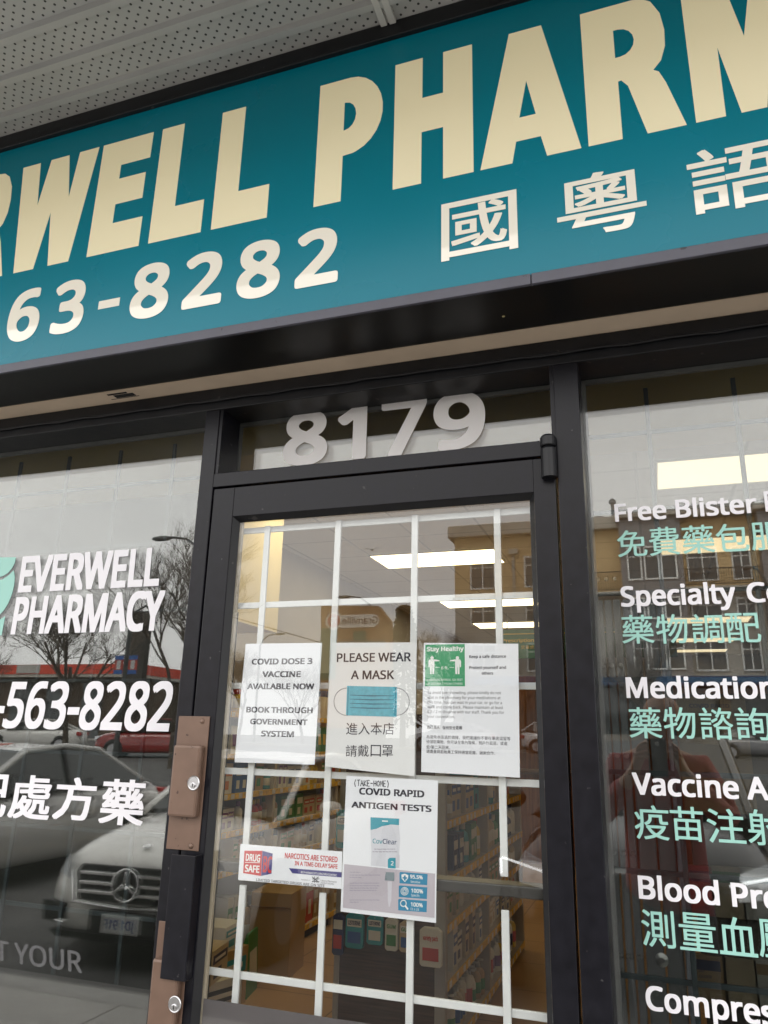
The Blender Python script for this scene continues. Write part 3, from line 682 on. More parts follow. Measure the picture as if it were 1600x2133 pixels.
ink(n4, pbr('grey_cap_print', (.20, .25, .28), .7), f, 'dropper_cap')
def f(m):
    zE.poly(m, [(1158, 854), (1188, 856), (1184, 985), (1172, 1030), (1166, 1030), (1160, 985)], YI-.0002, YI-.0001)
    ink(n4, pbr('pale_tube_print', (.62, .61, .68)), lambda mm: zE.poly(mm, [(1214, 668), (1242, 670), (1240, 762), (1216, 760)], YI-.0002, YI-.0001), 'tube_picture')
ink(n4, pbr('pale_tube_print', (.62, .61, .68), .7), f, 'dropper_tube')
n5 = sheet('narcotics_notice', 'wide white sticker reading NARCOTICS ARE STORED IN A TIME-DELAY SAFE with red and blue cube', [(501, 1758), (713, 1774), (711, 1852), (496, 1833)], M_PAPER, .0)
M_RED = pbr('red_print', (.56, .030, .035), .6); M_NAVY = pbr('navy_print', (.055, .05, .22), .6)
ink(n5, M_RED, lambda m: zD.poly(m, [(164, 640), (288, 641), (279, 816), (155, 796)], YI, YI+.0001), 'cube_front')
ink(n5, M_RED, lambda m: zD.line(m, 'NARCOTICS ARE STORED', 444, 810, 654, 692, bold=.02), 'red_printing')
ink(n5, M_RED, lambda m: zD.line(m, 'IN A TIME-DELAY SAFE', 513, 810, 711, 741, bold=.02), 'red_printing')
ink(n5, M_NAVY, lambda m: zD.poly(m, [(289, 641), (360, 660), (352, 800), (280, 816)], YI, YI+.0001), 'cube_side')
ink(n5, M_NAVY, lambda m: zD.poly(m, [(473, 761), (839, 790), (838, 826), (496, 797)], YI, YI+.0001), 'navy_banner')
ink(n5, M_RED, lambda m: zE.line(m, 'BC', 290, 352, 676, 790, bold=.02), 'red_letters')
def f(m):
    zE.line(m, 'DRUG', 172, 272, 660, 710, bold=.025); zE.line(m, 'SAFE', 166, 266, 736, 786, bold=.025); zE.poly(m, [(168, 719), (272, 722), (272, 726), (168, 723)], YI-.0002, YI-.0001)
    ink(n5, M_PW, lambda mm: zE.line(mm, 'BCPHARMACISTS.ORG/DRUGSAFEBC', 556, 806, 782, 796, bold=.01, res=1), 'web_address')
ink(n5, M_PW, f, 'white_letters')
def f(m):
    ink(n5, M_GREYINK, lambda mm: zD.line(mm, 'LIMITED TARGETED DRUGS ARE ON SITE', 246, 720, 832, 850, bold=.01, res=2), 'small_line')
    zD.line(m, 'College of Pharmacists', 692, 805, 841, 853, res=1); zD.line(m, 'of British Columbia', 692, 786, 857, 869, res=1); zD.line(m, 'A program of', 556, 620, 836, 844, res=1)
    for a, b in (((634, 822), (680, 860)), ((680, 822), (634, 858)), ((634, 836), (684, 836)), ((650, 820), (650, 862)), ((668, 822), (668, 864)), ((634, 852), (684, 856))):
        p, q = zD.p(*a), zD.p(*b); m.tube([(p.x, YI, p.z), (q.x, YI, q.z)], .0008, 4)
ink(n5, M_GREYINK, f, 'grey_printing')
# ================================================================== SHOP INTERIOR
def onx(px, py, x):
    r = ray(px, py); t = (x-CAM.x)/r.x; return CAM.y+r.y*t, CAM.z+r.z*t
def tile_mat(name, col, grout, size, rough, mort=.006, amt=.10):
    m = pbr(name, col, rough, noise=(2.2, amt)); nt = m.node_tree; b = nt.nodes['Principled BSDF']
    t = nt.nodes.new('ShaderNodeTexCoord'); br = nt.nodes.new('ShaderNodeTexBrick'); br.offset = 0
    br.inputs['Scale'].default_value = 1; br.inputs['Brick Width'].default_value = size; br.inputs['Row Height'].default_value = size; br.inputs['Mortar Size'].default_value = mort; br.inputs['Mortar Smooth'].default_value = .2
    nt.links.new(t.outputs['Object'], br.inputs['Vector'])
    old = b.inputs['Base Color'].links[0].from_socket; nt.links.new(old, br.inputs['Color1']); nt.links.new(old, br.inputs['Color2']); br.inputs['Mortar'].default_value = (*grout, 1)
    nt.links.new(br.outputs['Color'], b.inputs['Base Color']); return m
structure(MB().box(-3.2, .15, -.1, 3.4, 14.2, 0).build('shop_floor', tile_mat('shop_floor_tile', (.40, .235, .105), (.16, .09, .04), .62, .32, .005)))
MB().box(-3.2, .15, 3.15, 3.4, 14.2, 3.25).build('ceiling', tile_mat('ceiling_tiles', (.70, .69, .68), (.5, .5, .5), .61, .8, .012, .03), bld)
MB().box(-3.2, .2, 0, -3.12, 14.2, 3.15).build('interior_wall', M_WALLG, bld)
MB().box(3.32, .2, 0, 3.4, 14.2, 3.15).build('interior_wall', M_WALLG, bld)
MB().box(-3.12, 14.1, 0, 3.32, 14.2, 3.15).build('interior_wall', M_WALLG, bld)
MB().box(-3.12, .14, 2.44, 3.32, .2, 3.15).build('interior_header', pbr('ochre_painted_header', (.42, .30, .12), .7), bld)
MB().box(-3.11, .32, 2.36, 3.31, .62, 3.148).build('shutter_housing', pbr('ochre_painted_housing', (.66, .48, .20), .6, noise=(3, .06)), bld)
ye, zbk = onx(577, 1318, -2.55)
MB().box(-3.115, .63, zbk, -2.55, ye, 3.148).build('bulkhead', M_WALLC, bld)
# ceiling lights
def light(x0, y0, x1, y1, lab, lamp=None):
    t = empty('ceiling_light', ((x0+x1)/2, (y0+y1)/2, 3.149), 0, lab, 'ceiling light', 'fluorescent ceiling lights')
    hx, hy = (x1-x0)/2, (y1-y0)/2
    MB().box(-hx+.02, -hy+.02, -.012, hx-.02, hy-.02, -.002).build('diffuser', lamp or M_LAMP, t)
    m = MB()
    m.box(-hx, -hy, -.016, hx, -hy+.018, -.001).box(-hx, hy-.018, -.016, hx, hy, -.001).box(-hx, -hy+.0185, -.016, -hx+.018, hy-.0185, -.001).box(hx-.018, -hy+.0185, -.016, hx, hy-.0185, -.001)
    m.build('frame', pbr('fixture_white', (.7, .7, .68), .5), t)
names = ['nearest the door on the left', 'second from the door on the left', 'third from the door on the left', 'fourth from the door on the left']
for (y0, y1), nm in zip(((4.81, 5.40), (7.28, 7.85), (9.2, 9.78), (11.4, 11.95)), names): light(-2.45, y0, -1.24, y1, 'lit fluorescent ceiling panel, '+nm)
names = ['nearest the right window', 'second behind the right window', 'third behind the right window', 'fourth behind the right window', 'farthest behind the right window']
for (y0, y1), nm in zip(((2.90, 3.47), (4.85, 5.42), (9.2, 9.78), (11.4, 11.95), (13.0, 13.5)), names): light(.11, y0, 1.32, y1, 'lit fluorescent ceiling panel, '+nm, M_LAMP2)
for (y0, y1), nm in zip(((2.90, 3.47), (4.85, 5.42), (7.28, 7.85)), names): light(1.75, y0, 2.96, y1, 'lit fluorescent ceiling panel in the right aisle, '+nm, M_LAMP2)
light(-2.45, .95, -1.24, 1.50, 'lit fluorescent ceiling panel just inside the left window')
light(-2.45, 2.90, -1.24, 3.47, 'lit fluorescent ceiling panel over the aisle behind the door, next to the cream bulkhead')

# ---- products: a few prototypes per kind and colour, then copies
PROD = {}
COLS = {'white': (.66, .64, .58), 'teal': (.03, .30, .36), 'green': (.06, .25, .08), 'blue': (.04, .12, .36), 'red': (.50, .05, .04), 'orange': (.62, .20, .03), 'yellow': (.66, .46, .05), 'tan': (.42, .28, .13), 'navy': (.03, .04, .12), 'purple': (.20, .08, .24), 'beige': (.52, .42, .28), 'black': (.03, .03, .03)}
def pm(c): return pbr('package_'+c, COLS[c], .35)
def proto(kind, c, c2):
    k = (kind, c, c2)
    if k in PROD: return PROD[k]
    m = MB(); a, b = pm(c), pm(c2)
    if kind == 'carton':                     # unit: faces +x at x=0, w along y, base z=0
        m.use(a).box(-1, -.5, 0, 0, .5, 1)
        m.use(b).box(0, -.42, .58, .012, .42, .84).box(0, -.34, .14, .012, .10, .42)
        m.use(pm('white')).box(.0125, -.34, .66, .016, .30, .75)
    elif kind == 'bottle':
        T = Matrix.Translation((-.5, 0, 0))
        m.use(a).lathe([(.42, 0), (.48, .04), (.48, .62), (.40, .72), (.20, .78), (.18, .82)], 12, T)
        m.use(b).lathe([(.22, .82), (.22, .97), (.20, 1.0)], 10, T); m.use(pm('white')).lathe([(.486, .18), (.486, .52)], 12, T)
    elif kind == 'pump_bottle':
        T = Matrix.Translation((-.5, 0, 0))
        m.use(a).lathe([(.46, 0), (.50, .03), (.50, .60), (.36, .70), (.14, .74)], 14, T); m.use(pm('white')).lathe([(.16, .74), (.16, .80), (.05, .82), (.05, .93)], 10, T)
        m.use(pm('white')).box(-.62, -.10, .93, -.10, .10, .985); m.use(b).lathe([(.506, .16), (.506, .46)], 14, T)
    elif kind == 'pouch':
        m.use(a).add([(0, -.5, 0), (0, .5, 0), (-.1, .46, 1), (-.1, -.46, 1), (-.9, -.5, 0), (-.9, .5, 0), (-.2, .46, 1), (-.2, -.46, 1)], [(0, 1, 2, 3), (5, 4, 7, 6), (1, 5, 6, 2), (4, 0, 3, 7), (3, 2, 6, 7), (0, 4, 5, 1)])
        m.use(b).add([(.012, -.36, .28), (.012, .36, .28), (-.055, .34, .70), (-.055, -.34, .70)], [(0, 1, 2, 3)])
    elif kind == 'jar':
        T = Matrix.Translation((-.5, 0, 0)); m.use(a).lathe([(.46, 0), (.5, .05), (.5, .72), (.44, .78)], 14, T); m.use(b).lathe([(.47, .78), (.47, 1)], 14, T); m.use(pm('white')).lathe([(.505, .2), (.505, .6)], 14, T)
    o = m.build({'carton': 'carton', 'bottle': 'bottle', 'pump_bottle': 'pump_bottle', 'pouch': 'pouch', 'jar': 'jar'}[kind], None, smooth=kind in ('bottle', 'jar', 'pump_bottle'))
    PROD[k] = [o, False]; return PROD[k]
def place(kind, c, c2, x, y, z, d, w, h, label, group, rz=0.0, cat=None):
    p = proto(kind, c, c2)
    o = p[0] if not p[1] else p[0].copy()
    if p[1]: COL.objects.link(o)
    p[1] = True
    o.location = (x, y, z); o.scale = (d, w, h); o.rotation_euler = (0, 0, rz)
    tag(o, label, cat or {'carton': 'box', 'bottle': 'bottle', 'pump_bottle': 'bottle', 'pouch': 'pouch', 'jar': 'jar'}[kind], group); return o

def shelf_unit(name, label, xb, xf, y0, y1, levels, top, ups, grp=None, sgn=1):
    u = empty(name, (0, 0, 0), 0, label, 'shelving', grp)
    MB().box(xb, y0, 0, xb+sgn*.02, y1, top).build('back_panel', M_SHELF, u)
    for yu in ups: MB().box(xb, yu-.018, 0, xf, yu+.018, top).build('divider', M_SHELF, u, bevel=.002)
    MB().box(xb+sgn*.02, y0+.02, .0, xf-sgn*.03, y1-.02, levels[0]-.02).build('kick_base', M_DARK, u)
    for z in levels:
        s = MB().box(xb+sgn*.021, y0+.0185, z-.018, xf, y1-.0185, z).build('shelf', M_SHELF, u)
        a, b, c_, d_ = xf, xf+sgn*.006, z-.034, z+.004
        m = MB(); m.use(M_STRIP).box(a, y0+.02, c_, b, y1-.02, d_)
        random.seed(int(z*1000)+int(y0*10)); m.use(pm('white')); yy = y0+.1
        while yy < y1-.1:
            m.box(b, yy, c_+.004, b+sgn*.0015, yy+.045, d_-.004); yy += random.uniform(.09, .2)
        m.build('price_strip', None, s)
    return u
LV = [.10, .66, .89, 1.12, 1.37, 1.64]
shelf_unit('wall_shelf', 'long beige shelf unit with yellow price strips along the left wall', -3.11, -2.66, 1.3, 7.2, LV, 2.05, (1.318, 2.4, 3.6, 4.8, 6.0, 7.182))
GL = [.06, .36, .61, .82, 1.09, 1.36]
SP = {0: ['pump_bottle', 'carton'], 1: ['bottle', 'carton', 'jar'], 2: ['carton', 'bottle'], 3: ['bottle', 'pouch', 'carton'], 4: ['pouch', 'carton'], 5: ['carton', 'jar']}
WORD = ['lowest', 'second', 'third', 'fourth', 'fifth', 'top']
def stock(xf, y0, y1, levels, gaps, unit, pal, seed, skip=()):
    rnd = random.Random(seed)
    for i, z in enumerate(levels):
        y = y0
        while y < y1:
            kind = rnd.choice(SP[i]); c, c2 = rnd.choice(pal[i] if rnd.random() < .5 else ANY); n = rnd.randint(1, 3); room = gaps[i]
            h = min(room*.86, rnd.uniform(.12, .24) if i else rnd.uniform(.17, .40)); w = rnd.uniform(.07, .13) if kind in ('carton', 'pouch') else rnd.uniform(.06, .085)
            if rnd.random() < .12: y += rnd.uniform(.05, .2)
            for j in range(n):
                if y+w > y1: break
                place(kind, c, c2, xf-.015-rnd.uniform(0, .03), y+w/2, z+.001, .16 if kind == 'carton' else w, w*.95, h, f'{c} {kind.replace("_", " ")}, {c2} label, on {WORD[i]} shelf of {unit}', f'{c} {c2} {kind.replace("_", " ")}s on the {WORD[i]} shelf of {unit}')
                y += w+.006
            y += rnd.uniform(.004, .04)
        
ANY = [('white', 'navy'), ('beige', 'red'), ('white', 'orange'), ('tan', 'green'), ('beige', 'blue'), ('white', 'purple'), ('yellow', 'red')]
PALL = [[('white', 'green'), ('orange', 'black'), ('tan', 'white'), ('red', 'white')], [('beige', 'green'), ('tan', 'red'), ('white', 'blue')], [('white', 'green'), ('green', 'white'), ('red', 'yellow'), ('tan', 'black'), ('beige', 'red')], [('orange', 'red'), ('yellow', 'red'), ('blue', 'white'), ('teal', 'white')], [('yellow', 'navy'), ('navy', 'white'), ('green', 'yellow'), ('tan', 'white')], [('white', 'blue'), ('beige', 'orange'), ('tan', 'navy')]]
stock(-2.66, 1.36, 6.0, LV, [.5, .2, .2, .22, .24, .3], 'the left wall unit', PALL, 3)
# carton and paper bag standing on the floor in front of the wall unit
b = empty('cardboard_box', (-2.50, 3.45, 0), rad(8), 'tall tan cardboard box standing on the floor before the left wall shelves', 'box')
m = MB(); m.use(pm('tan')).box(-.14, -.17, 0, .14, .17, .50); m.build('body', None, b, bevel=.004)
m = MB(); m.use(pbr('brown_print', (.14, .07, .03), .7)).box(.1102, -.10, .10, .1112, .10, .32); m.build('printed_panel', None, b)
m = MB(); m.use(pm('tan')).add([(-.11, -.13, .40), (.11, -.13, .40), (.15, -.19, .42), (-.15, -.19, .42)], [(0, 1, 2, 3), (3, 2, 1, 0)]); m.build('flap', None, b)

for kd, c, c2, x, y, z, d_, w, h, rz, lab in (('carton', 'white', 'black', -2.28, 2.35, 0, .22, .30, .24, -20, 'white carton with black print on the floor, nearest the door'), ('carton', 'beige', 'navy', -2.30, 2.36, .241, .20, .24, .16, 10, 'beige carton with navy print stacked on the white floor carton'),
        ('carton', 'tan', 'teal', -2.40, 2.70, 0, .20, .26, .30, -8, 'tan carton with teal print on the floor behind the white one'), ('pouch', 'green', 'white', -2.42, 2.98, 0, .14, .22, .34, 12, 'green bag with white label standing on the floor before the wall shelves'),
        ('carton', 'white', 'teal', -2.42, 2.70, .301, .18, .22, .13, 5, 'white carton with teal label on top of the tan floor carton')):
    place(kd, c, c2, x, y, z, d_, w, h, lab, 'packages on the floor by the wall shelves', rad(rz))
# centre gondola: walnut end panel, bays on its right face
g = shelf_unit('centre_gondola', 'double bay shelf island with dark walnut end panel facing the door', -1.60, -1.05, 2.30, 4.70, GL, 1.62, (2.318, 3.42, 4.682))
x0e, x1e = at(709, 2040, 2.28).x, at(922, 2040, 2.28).x
MB().box(x0e, 2.262, 0, x1e-.035, 2.298, 1.62).build('end_panel', M_DWOOD, g)
MB().box(x0e-.03, 2.258, 0, x0e-.0005, 2.298, 1.64).build('end_upright', M_UPRIGHT, g, bevel=.002)
MB().box(x1e-.0345, 2.258, 0, x1e+.02, 2.298, 1.64).build('end_upright', M_UPRIGHT, g, bevel=.002)
PALG = [[('white', 'orange'), ('white', 'green'), ('white', 'red')], [('white', 'blue'), ('beige', 'navy'), ('white', 'beige')], [('beige', 'green'), ('white', 'teal'), ('tan', 'white')], [('teal', 'white'), ('green', 'white'), ('beige', 'navy'), ('navy', 'white')], [('green', 'teal'), ('teal', 'navy'), ('white', 'red'), ('beige', 'blue')], [('red', 'white'), ('beige', 'red'), ('white', 'green')]]
SP = {0: ['pump_bottle'], 1: ['carton'], 2: ['bottle', 'carton'], 3: ['bottle', 'bottle', 'carton'], 4: ['bottle', 'carton'], 5: ['carton', 'carton']}
stock(-1.05, 2.36, 3.40, GL, [.28, .23, .19, .25, .25, .25], 'the near gondola bay', PALG, 11)
stock(-1.05, 3.46, 4.60, GL, [.28, .23, .19, .25, .25, .25], 'the far gondola bay', PALG, 12)
# packs on pegs over the end panel
zP = Zoom(640, 1880, 3.077, 2.215)
def pack(name, label, l, t, r, b, main, lab, txt=None, txtc='black', band=None):
    p0, p1 = zP.p(l, b), zP.p(r, t); cx, cz = (p0.x+p1.x)/2, (p0.z+p1.z)/2; w, h = abs(p1.x-p0.x), abs(p1.z-p0.z)
    o = empty(name, (cx, 2.215, cz), 0, label, 'pack', 'packs hanging on the gondola end panel')
    m = MB(); q = [(-w/2, -h/2+.01), (-w/2+.01, -h/2), (w/2-.01, -h/2), (w/2, -h/2+.01), (w/2, h/2-.015), (w/2-.02, h/2), (-w/2+.02, h/2), (-w/2, h/2-.015)]
    m.prism(q, 0, .022); m.build('bag', pm(main), o, bevel=.004)
    m = MB(); m.box(-w*.40, -.002, h*.12, w*.40, -.0002, h*.34); m.build('name_label', pm('white'), o)
    m = MB(); m.box(-w*.36, -.002, -h*.34, w*.36, -.0002, -h*.02); m.build('picture_panel', pm(lab), o)
    if txt:
        m = MB(); put_text(m, txt, -w*.34, w*.34, h*.17, h*.29, -.0026, bold=.03); m.build('brand_lettering', pm(txtc), o)
    m = MB().tube([(0, .0, h/2-.012), (0, .045, h/2-.012)], .003, 6); m.build('peg', M_STEEL, o)
pack('hanging_pack', 'dark navy and red toothbrush pack, leftmost on the end panel', 155, 72, 236, 335, 'navy', 'red')
pack('hanging_pack', 'bright blue LISTERINE pack hanging beside the navy toothbrush pack', 240, 76, 362, 290, 'teal', 'blue', 'LISTERINE', 'navy')
pack('hanging_pack', 'teal LISTERINE pack with white panel hanging between the blue pack and the GUM packs', 378, 88, 486, 268, 'teal', 'white', 'LISTERINE', 'navy')
pack('hanging_pack', 'white and green GUM pack with dark round picture, left of its pair', 495, 100, 582, 308, 'white', 'green', 'GUM', 'green')
pack('hanging_pack', 'white and green GUM pack with blue picture, right of its pair', 588, 124, 676, 318, 'beige', 'blue', 'GUM', 'green')
pack('hanging_pack', 'white cotton pack reading variety pack in red, rightmost on the end panel', 718, 168, 862, 408, 'white', 'red', 'variety pack', 'red')
pack('hanging_pack', 'teal LISTERINE pack high on the end panel above the blue one', 178, -590, 286, -350, 'teal', 'white', 'LISTERINE', 'navy')
pack('hanging_pack', 'green floss pack high on the end panel', 296, -580, 400, -360, 'green', 'white')
pack('hanging_pack', 'white floss pack high on the end panel, right of the green one', 420, -580, 540, -360, 'white', 'teal')

# display rack of brace boxes just inside the door
d_ = empty('display_rack', (0, 0, 0), 0, 'small dark rack of brace boxes just inside the left edge of the door', 'rack')
xa, xb_ = -2.40, -1.66
for z in (.30, .62, .93, 1.22, 1.50): MB().box(xa, .80, z-.015, xb_, 1.15, z).build('shelf', M_DARK, d_)
MB().box(xa, 1.15, 0, xb_, 1.17, 2.0).build('back_panel', M_DARK, d_)
MB().box(xa-.02, .80, 0, xa, 1.17, 2.0).build('side_panel', M_SHELF, d_)
rnd = random.Random(5)
for i, (z, kinds) in enumerate(((.30, [('beige', 'black'), ('white', 'black')]), (.62, [('tan', 'black'), ('white', 'teal')]), (.93, [('beige', 'black'), ('tan', 'teal')]), (1.22, [('teal', 'white'), ('purple', 'white')]), (1.50, [('beige', 'red'), ('orange', 'navy')]))):
    x = xb_-.02
    while x > xa+.16:
        c, c2 = kinds[rnd.random() < .5]; w = rnd.uniform(.10, .15); h = rnd.uniform(.16, .25)
        place('carton', c, c2, x-w/2, .815+rnd.uniform(0, .03), z+.001, .14, w, h, f'{c} brace box with {c2} print on the {WORD[i]} shelf of the rack by the door', f'{c} {c2} brace boxes on the {WORD[i]} shelf of the door rack', rad(-90)+rnd.uniform(-.06, .06)); x -= w+.008
    
# dispensary at the back: wood counter and panelling, green hanging sign
k = empty('dispensary_counter', (0, 0, 0), 0, 'brown wood dispensary counter and panelling at the back of the shop', 'counter')
MB().box(-2.2, 8.9, 0, 3.2, 9.3, 1.08).build('counter_front', M_WOOD, k); MB().box(-2.25, 8.82, 1.0805, 3.25, 9.5, 1.12).build('counter_top', M_DWOOD, k, bevel=.004)
m = MB()
for i in range(9): m.box(-2.2+.6*i, 9.6, 1.121, -2.2+.6*i+.594, 9.66, 2.40)
m.build('panelling', M_WOOD, k)
MB().box(-2.2, 9.662, 1.121, 3.2, 9.70, 2.40).build('panel_backing', M_DARK, k)
pq = empty('prescription_sign', (0, 0, 0), 0, 'green hanging sign reading Prescription over the dispensary counter', 'sign')
YQ = 8.4; p0, p1 = at(1042, 1372, YQ), at(1130, 1313, YQ)
MB().box(p0.x, YQ, p0.z, p0.x+2.2, YQ+.05, p1.z+.02).build('board', pbr('dark_green_board', (.02, .11, .07), .4), pq)
zq = Zoom(900, 1080, 6.957, YQ-.003)
m = MB(); zq.line(m, 'Prescription', 1024, 1476, 1748, 1796, bold=.02); m.build('lettering', pbr('gold_letters', (.60, .42, .10), .4), pq)
m = MB()
for i, c_ in enumerate('交藥處'): zq.box(m, c_, 1290+i*66, 1838, 1348+i*66, 1892)
m.build('chinese_lettering', pbr('gold_letters', (.60, .42, .10), .4), pq)
m = MB()
for row in (1678, ): q = zq.p(1020, row); m.box(q.x, YQ-.004, q.z-.006, q.x+2.1, YQ-.001, q.z+.006)
m.build('gold_line', pbr('gold_letters', (.6, .42, .1), .4), pq)
for x in (p0.x+.1, p0.x+2.0): MB().tube([(x, YQ+.025, p1.z+.02), (x, YQ+.025, 3.148)], .006, 6).build('hanging_rod', M_STEEL, pq)

# added dark backing, keeps the left window dark behind its reflections
w_ = empty('added_dark_backing', (0, 0, 0), 0, 'added dark backing panel that keeps the left shop window dark', 'partition')
MB().box(-3.1, .63, 0, -1.47, .68, 3.12).build('panel', pbr('dark_backing', (.024, .024, .020), .6, noise=(3, .3)), w_)
# folding steel shutter stacked behind the left side of the right window
fs = empty('folding_shutter', (0, 0, 0), 0, 'grey folding steel shutter with bolt rows stacked at the left side of the right window', 'shutter')
YF = .26; M_SHUT = pbr('grey_steel_shutter', (.16, .16, .17), .4, noise=(8, .06)); M_SHUTE = pbr('pale_steel_edge', (.22, .23, .27), .35)
def colx(px): return at(px, 1800, YF).x
ztop, zlow = at(1240, 1250, YF).z, .05
edges = [1228, 1250, 1272, 1292, 1312, 1332]
bolts = [at(1290, v, YF).z for v in (1206, 1386, 1574, 1776, 1990)]
for i in range(len(edges)-1):
    a, b = colx(edges[i]), colx(edges[i+1])-.004
    p = MB().box(a, YF+(i % 2)*.004, zlow, b, YF+.02, ztop).build('narrow_panel', M_SHUT, fs, bevel=.003)
    m = MB()
    for z in bolts: m.lathe([(.006, 0), (.006, .003), (.003, .006), (0, .006)], 10, Matrix.Translation(((a+b)/2, YF-.0005, z)) @ Matrix.Rotation(rad(90), 4, 'X'))
    m.build('bolts', M_STEEL, p)
for a, b in ((1333, 1372), (1374, 1412)):
    MB().box(colx(a), YF, zlow, colx(b)-.002, YF+.02, ztop).build('wide_panel', M_SHUT, fs, bevel=.003)
MB().box(colx(1412), YF-.012, zlow, colx(1426), YF+.02, ztop).build('edge_post', M_SHUTE, fs, bevel=.003)
q = at(1379, 1999, YF); MB().lathe([(.014, 0), (.014, .006), (.006, .009), (0, .009)], 18, Matrix.Translation((q.x, YF, q.z)) @ Matrix.Rotation(rad(90), 4, 'X')).build('lock', M_STEEL, fs, smooth=False)
# leaflet board deeper behind the right window
lb = empty('leaflet_board', (0, 0, 0), 0, 'dark board of leaflets standing behind the right shop window', 'board')
YL = .95
a0, a1 = at(1436, 1700, YL).x, 2.9
MB().box(a0, YL, 0, a1, YL+.04, at(1500, 1445, YL).z).build('panel', pbr('dark_brown_board', (.035, .027, .02), .6, noise=(3, .25)), lb)
zL = Zoom(0, 0, 1, YL-.02)
def leaflet(label, l, t, r, b, col, band=None, txt=()):
    p0, p1 = zL.p(l, b), zL.p(r, t)
    o = empty('leaflet', (0, 0, 0), 0, label, 'leaflet', 'leaflets on the board behind the right window')
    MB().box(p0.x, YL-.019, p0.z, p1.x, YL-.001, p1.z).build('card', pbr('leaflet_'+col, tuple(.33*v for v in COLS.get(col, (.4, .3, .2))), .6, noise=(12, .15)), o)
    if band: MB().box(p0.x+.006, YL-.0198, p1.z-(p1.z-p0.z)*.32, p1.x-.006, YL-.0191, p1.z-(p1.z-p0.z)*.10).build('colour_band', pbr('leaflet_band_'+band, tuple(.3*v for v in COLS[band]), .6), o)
    for (s_, l_, r_, t_, b_) in txt:
        m = MB(); zL.line(m, s_, l_, r_, t_, b_, bold=.02); m.build('lettering', M_INK, o)
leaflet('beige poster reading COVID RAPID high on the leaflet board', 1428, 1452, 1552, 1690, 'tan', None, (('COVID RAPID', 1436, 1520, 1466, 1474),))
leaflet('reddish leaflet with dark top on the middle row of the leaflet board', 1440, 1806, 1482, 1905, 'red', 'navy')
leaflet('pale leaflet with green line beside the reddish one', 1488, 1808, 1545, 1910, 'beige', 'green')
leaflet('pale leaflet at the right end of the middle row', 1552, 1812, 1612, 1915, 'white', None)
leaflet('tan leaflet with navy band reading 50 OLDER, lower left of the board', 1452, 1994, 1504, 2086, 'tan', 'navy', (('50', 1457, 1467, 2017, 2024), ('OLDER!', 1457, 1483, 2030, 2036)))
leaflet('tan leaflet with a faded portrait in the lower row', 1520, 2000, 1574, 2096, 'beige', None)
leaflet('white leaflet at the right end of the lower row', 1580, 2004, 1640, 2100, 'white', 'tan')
# ================================================================== THE PARKING LOT AND STREET seen in the glass
MIR = .2                                      # the panes stand at y = .1, so a reflection at depth y belongs to a thing at .2 - y
def mz(px, py, z): r = ray(px, py); t = (z-CAM.z)/r.z; return CAM.x+r.x*t, MIR-(CAM.y+r.y*t)
def md(px, py, D): r = ray(px, py); t = D/r.y; return Vector((CAM.x+r.x*t, MIR-(CAM.y+D), CAM.z+r.z*t))
def gz(y): return -.12 if y > -8 else (-.12+(-y-8)*.034 if y > -38 else .90)
M_ASPH = pbr('asphalt', (.095, .094, .092), .85, noise=(3, .25), bump=(180, .002))
M_CONC = pbr('concrete_paving', (.40, .385, .36), .85, noise=(5, .12), bump=(90, .0015))
structure(MB().add([(-300, -2.5, -.12), (300, -2.5, -.12), (300, -8, -.12), (-300, -8, -.12), (300, -38, .9), (-300, -38, .9), (300, -900, .9), (-300, -900, .9)], [(0, 3, 2, 1), (3, 5, 4, 2), (5, 7, 6, 4)]).build('parking_lot', M_ASPH))
m = MB(); x = -12.0
while x < 8: m.box(x, -2.30, -.2, x+1.49, .0, 0); x += 1.5
structure(m.build('sidewalk', M_CONC, bevel=.004))
structure(MB().box(-40, -2.50, -.3, 40, -2.303, .003).build('kerb', pbr('kerb_concrete', (.36, .35, .33), .8, noise=(7, .1)), bevel=.012))
structure(MB().box(-60, -2.303, -.3, -12.0, .0, -.002).box(8.01, -2.303, -.3, 60, .0, -.002).build('side_paving', M_CONC))
M_YEL = pbr('yellow_road_paint', (.55, .36, .03), .7, noise=(14, .2))
m = MB()
for x in (-9.3, -5.6, 1.35, 4.1): m.box(x-.05, -8.0, -.119, x+.05, -4.6, -.115)
structure(m.build('parking_lines', M_YEL))
structure(MB().box(-300, -40.6, .89, 300, -38.6, 1.02).build('far_pavement', M_CONC))
m = MB()
for i in range(-30, 30): m.box(i*6, -33.1, gz(-33.1)+.006, i*6+3, -32.98, gz(-33)+.010)
structure(m.build('road_markings', pbr('white_road_paint', (.6, .6, .58), .7)))

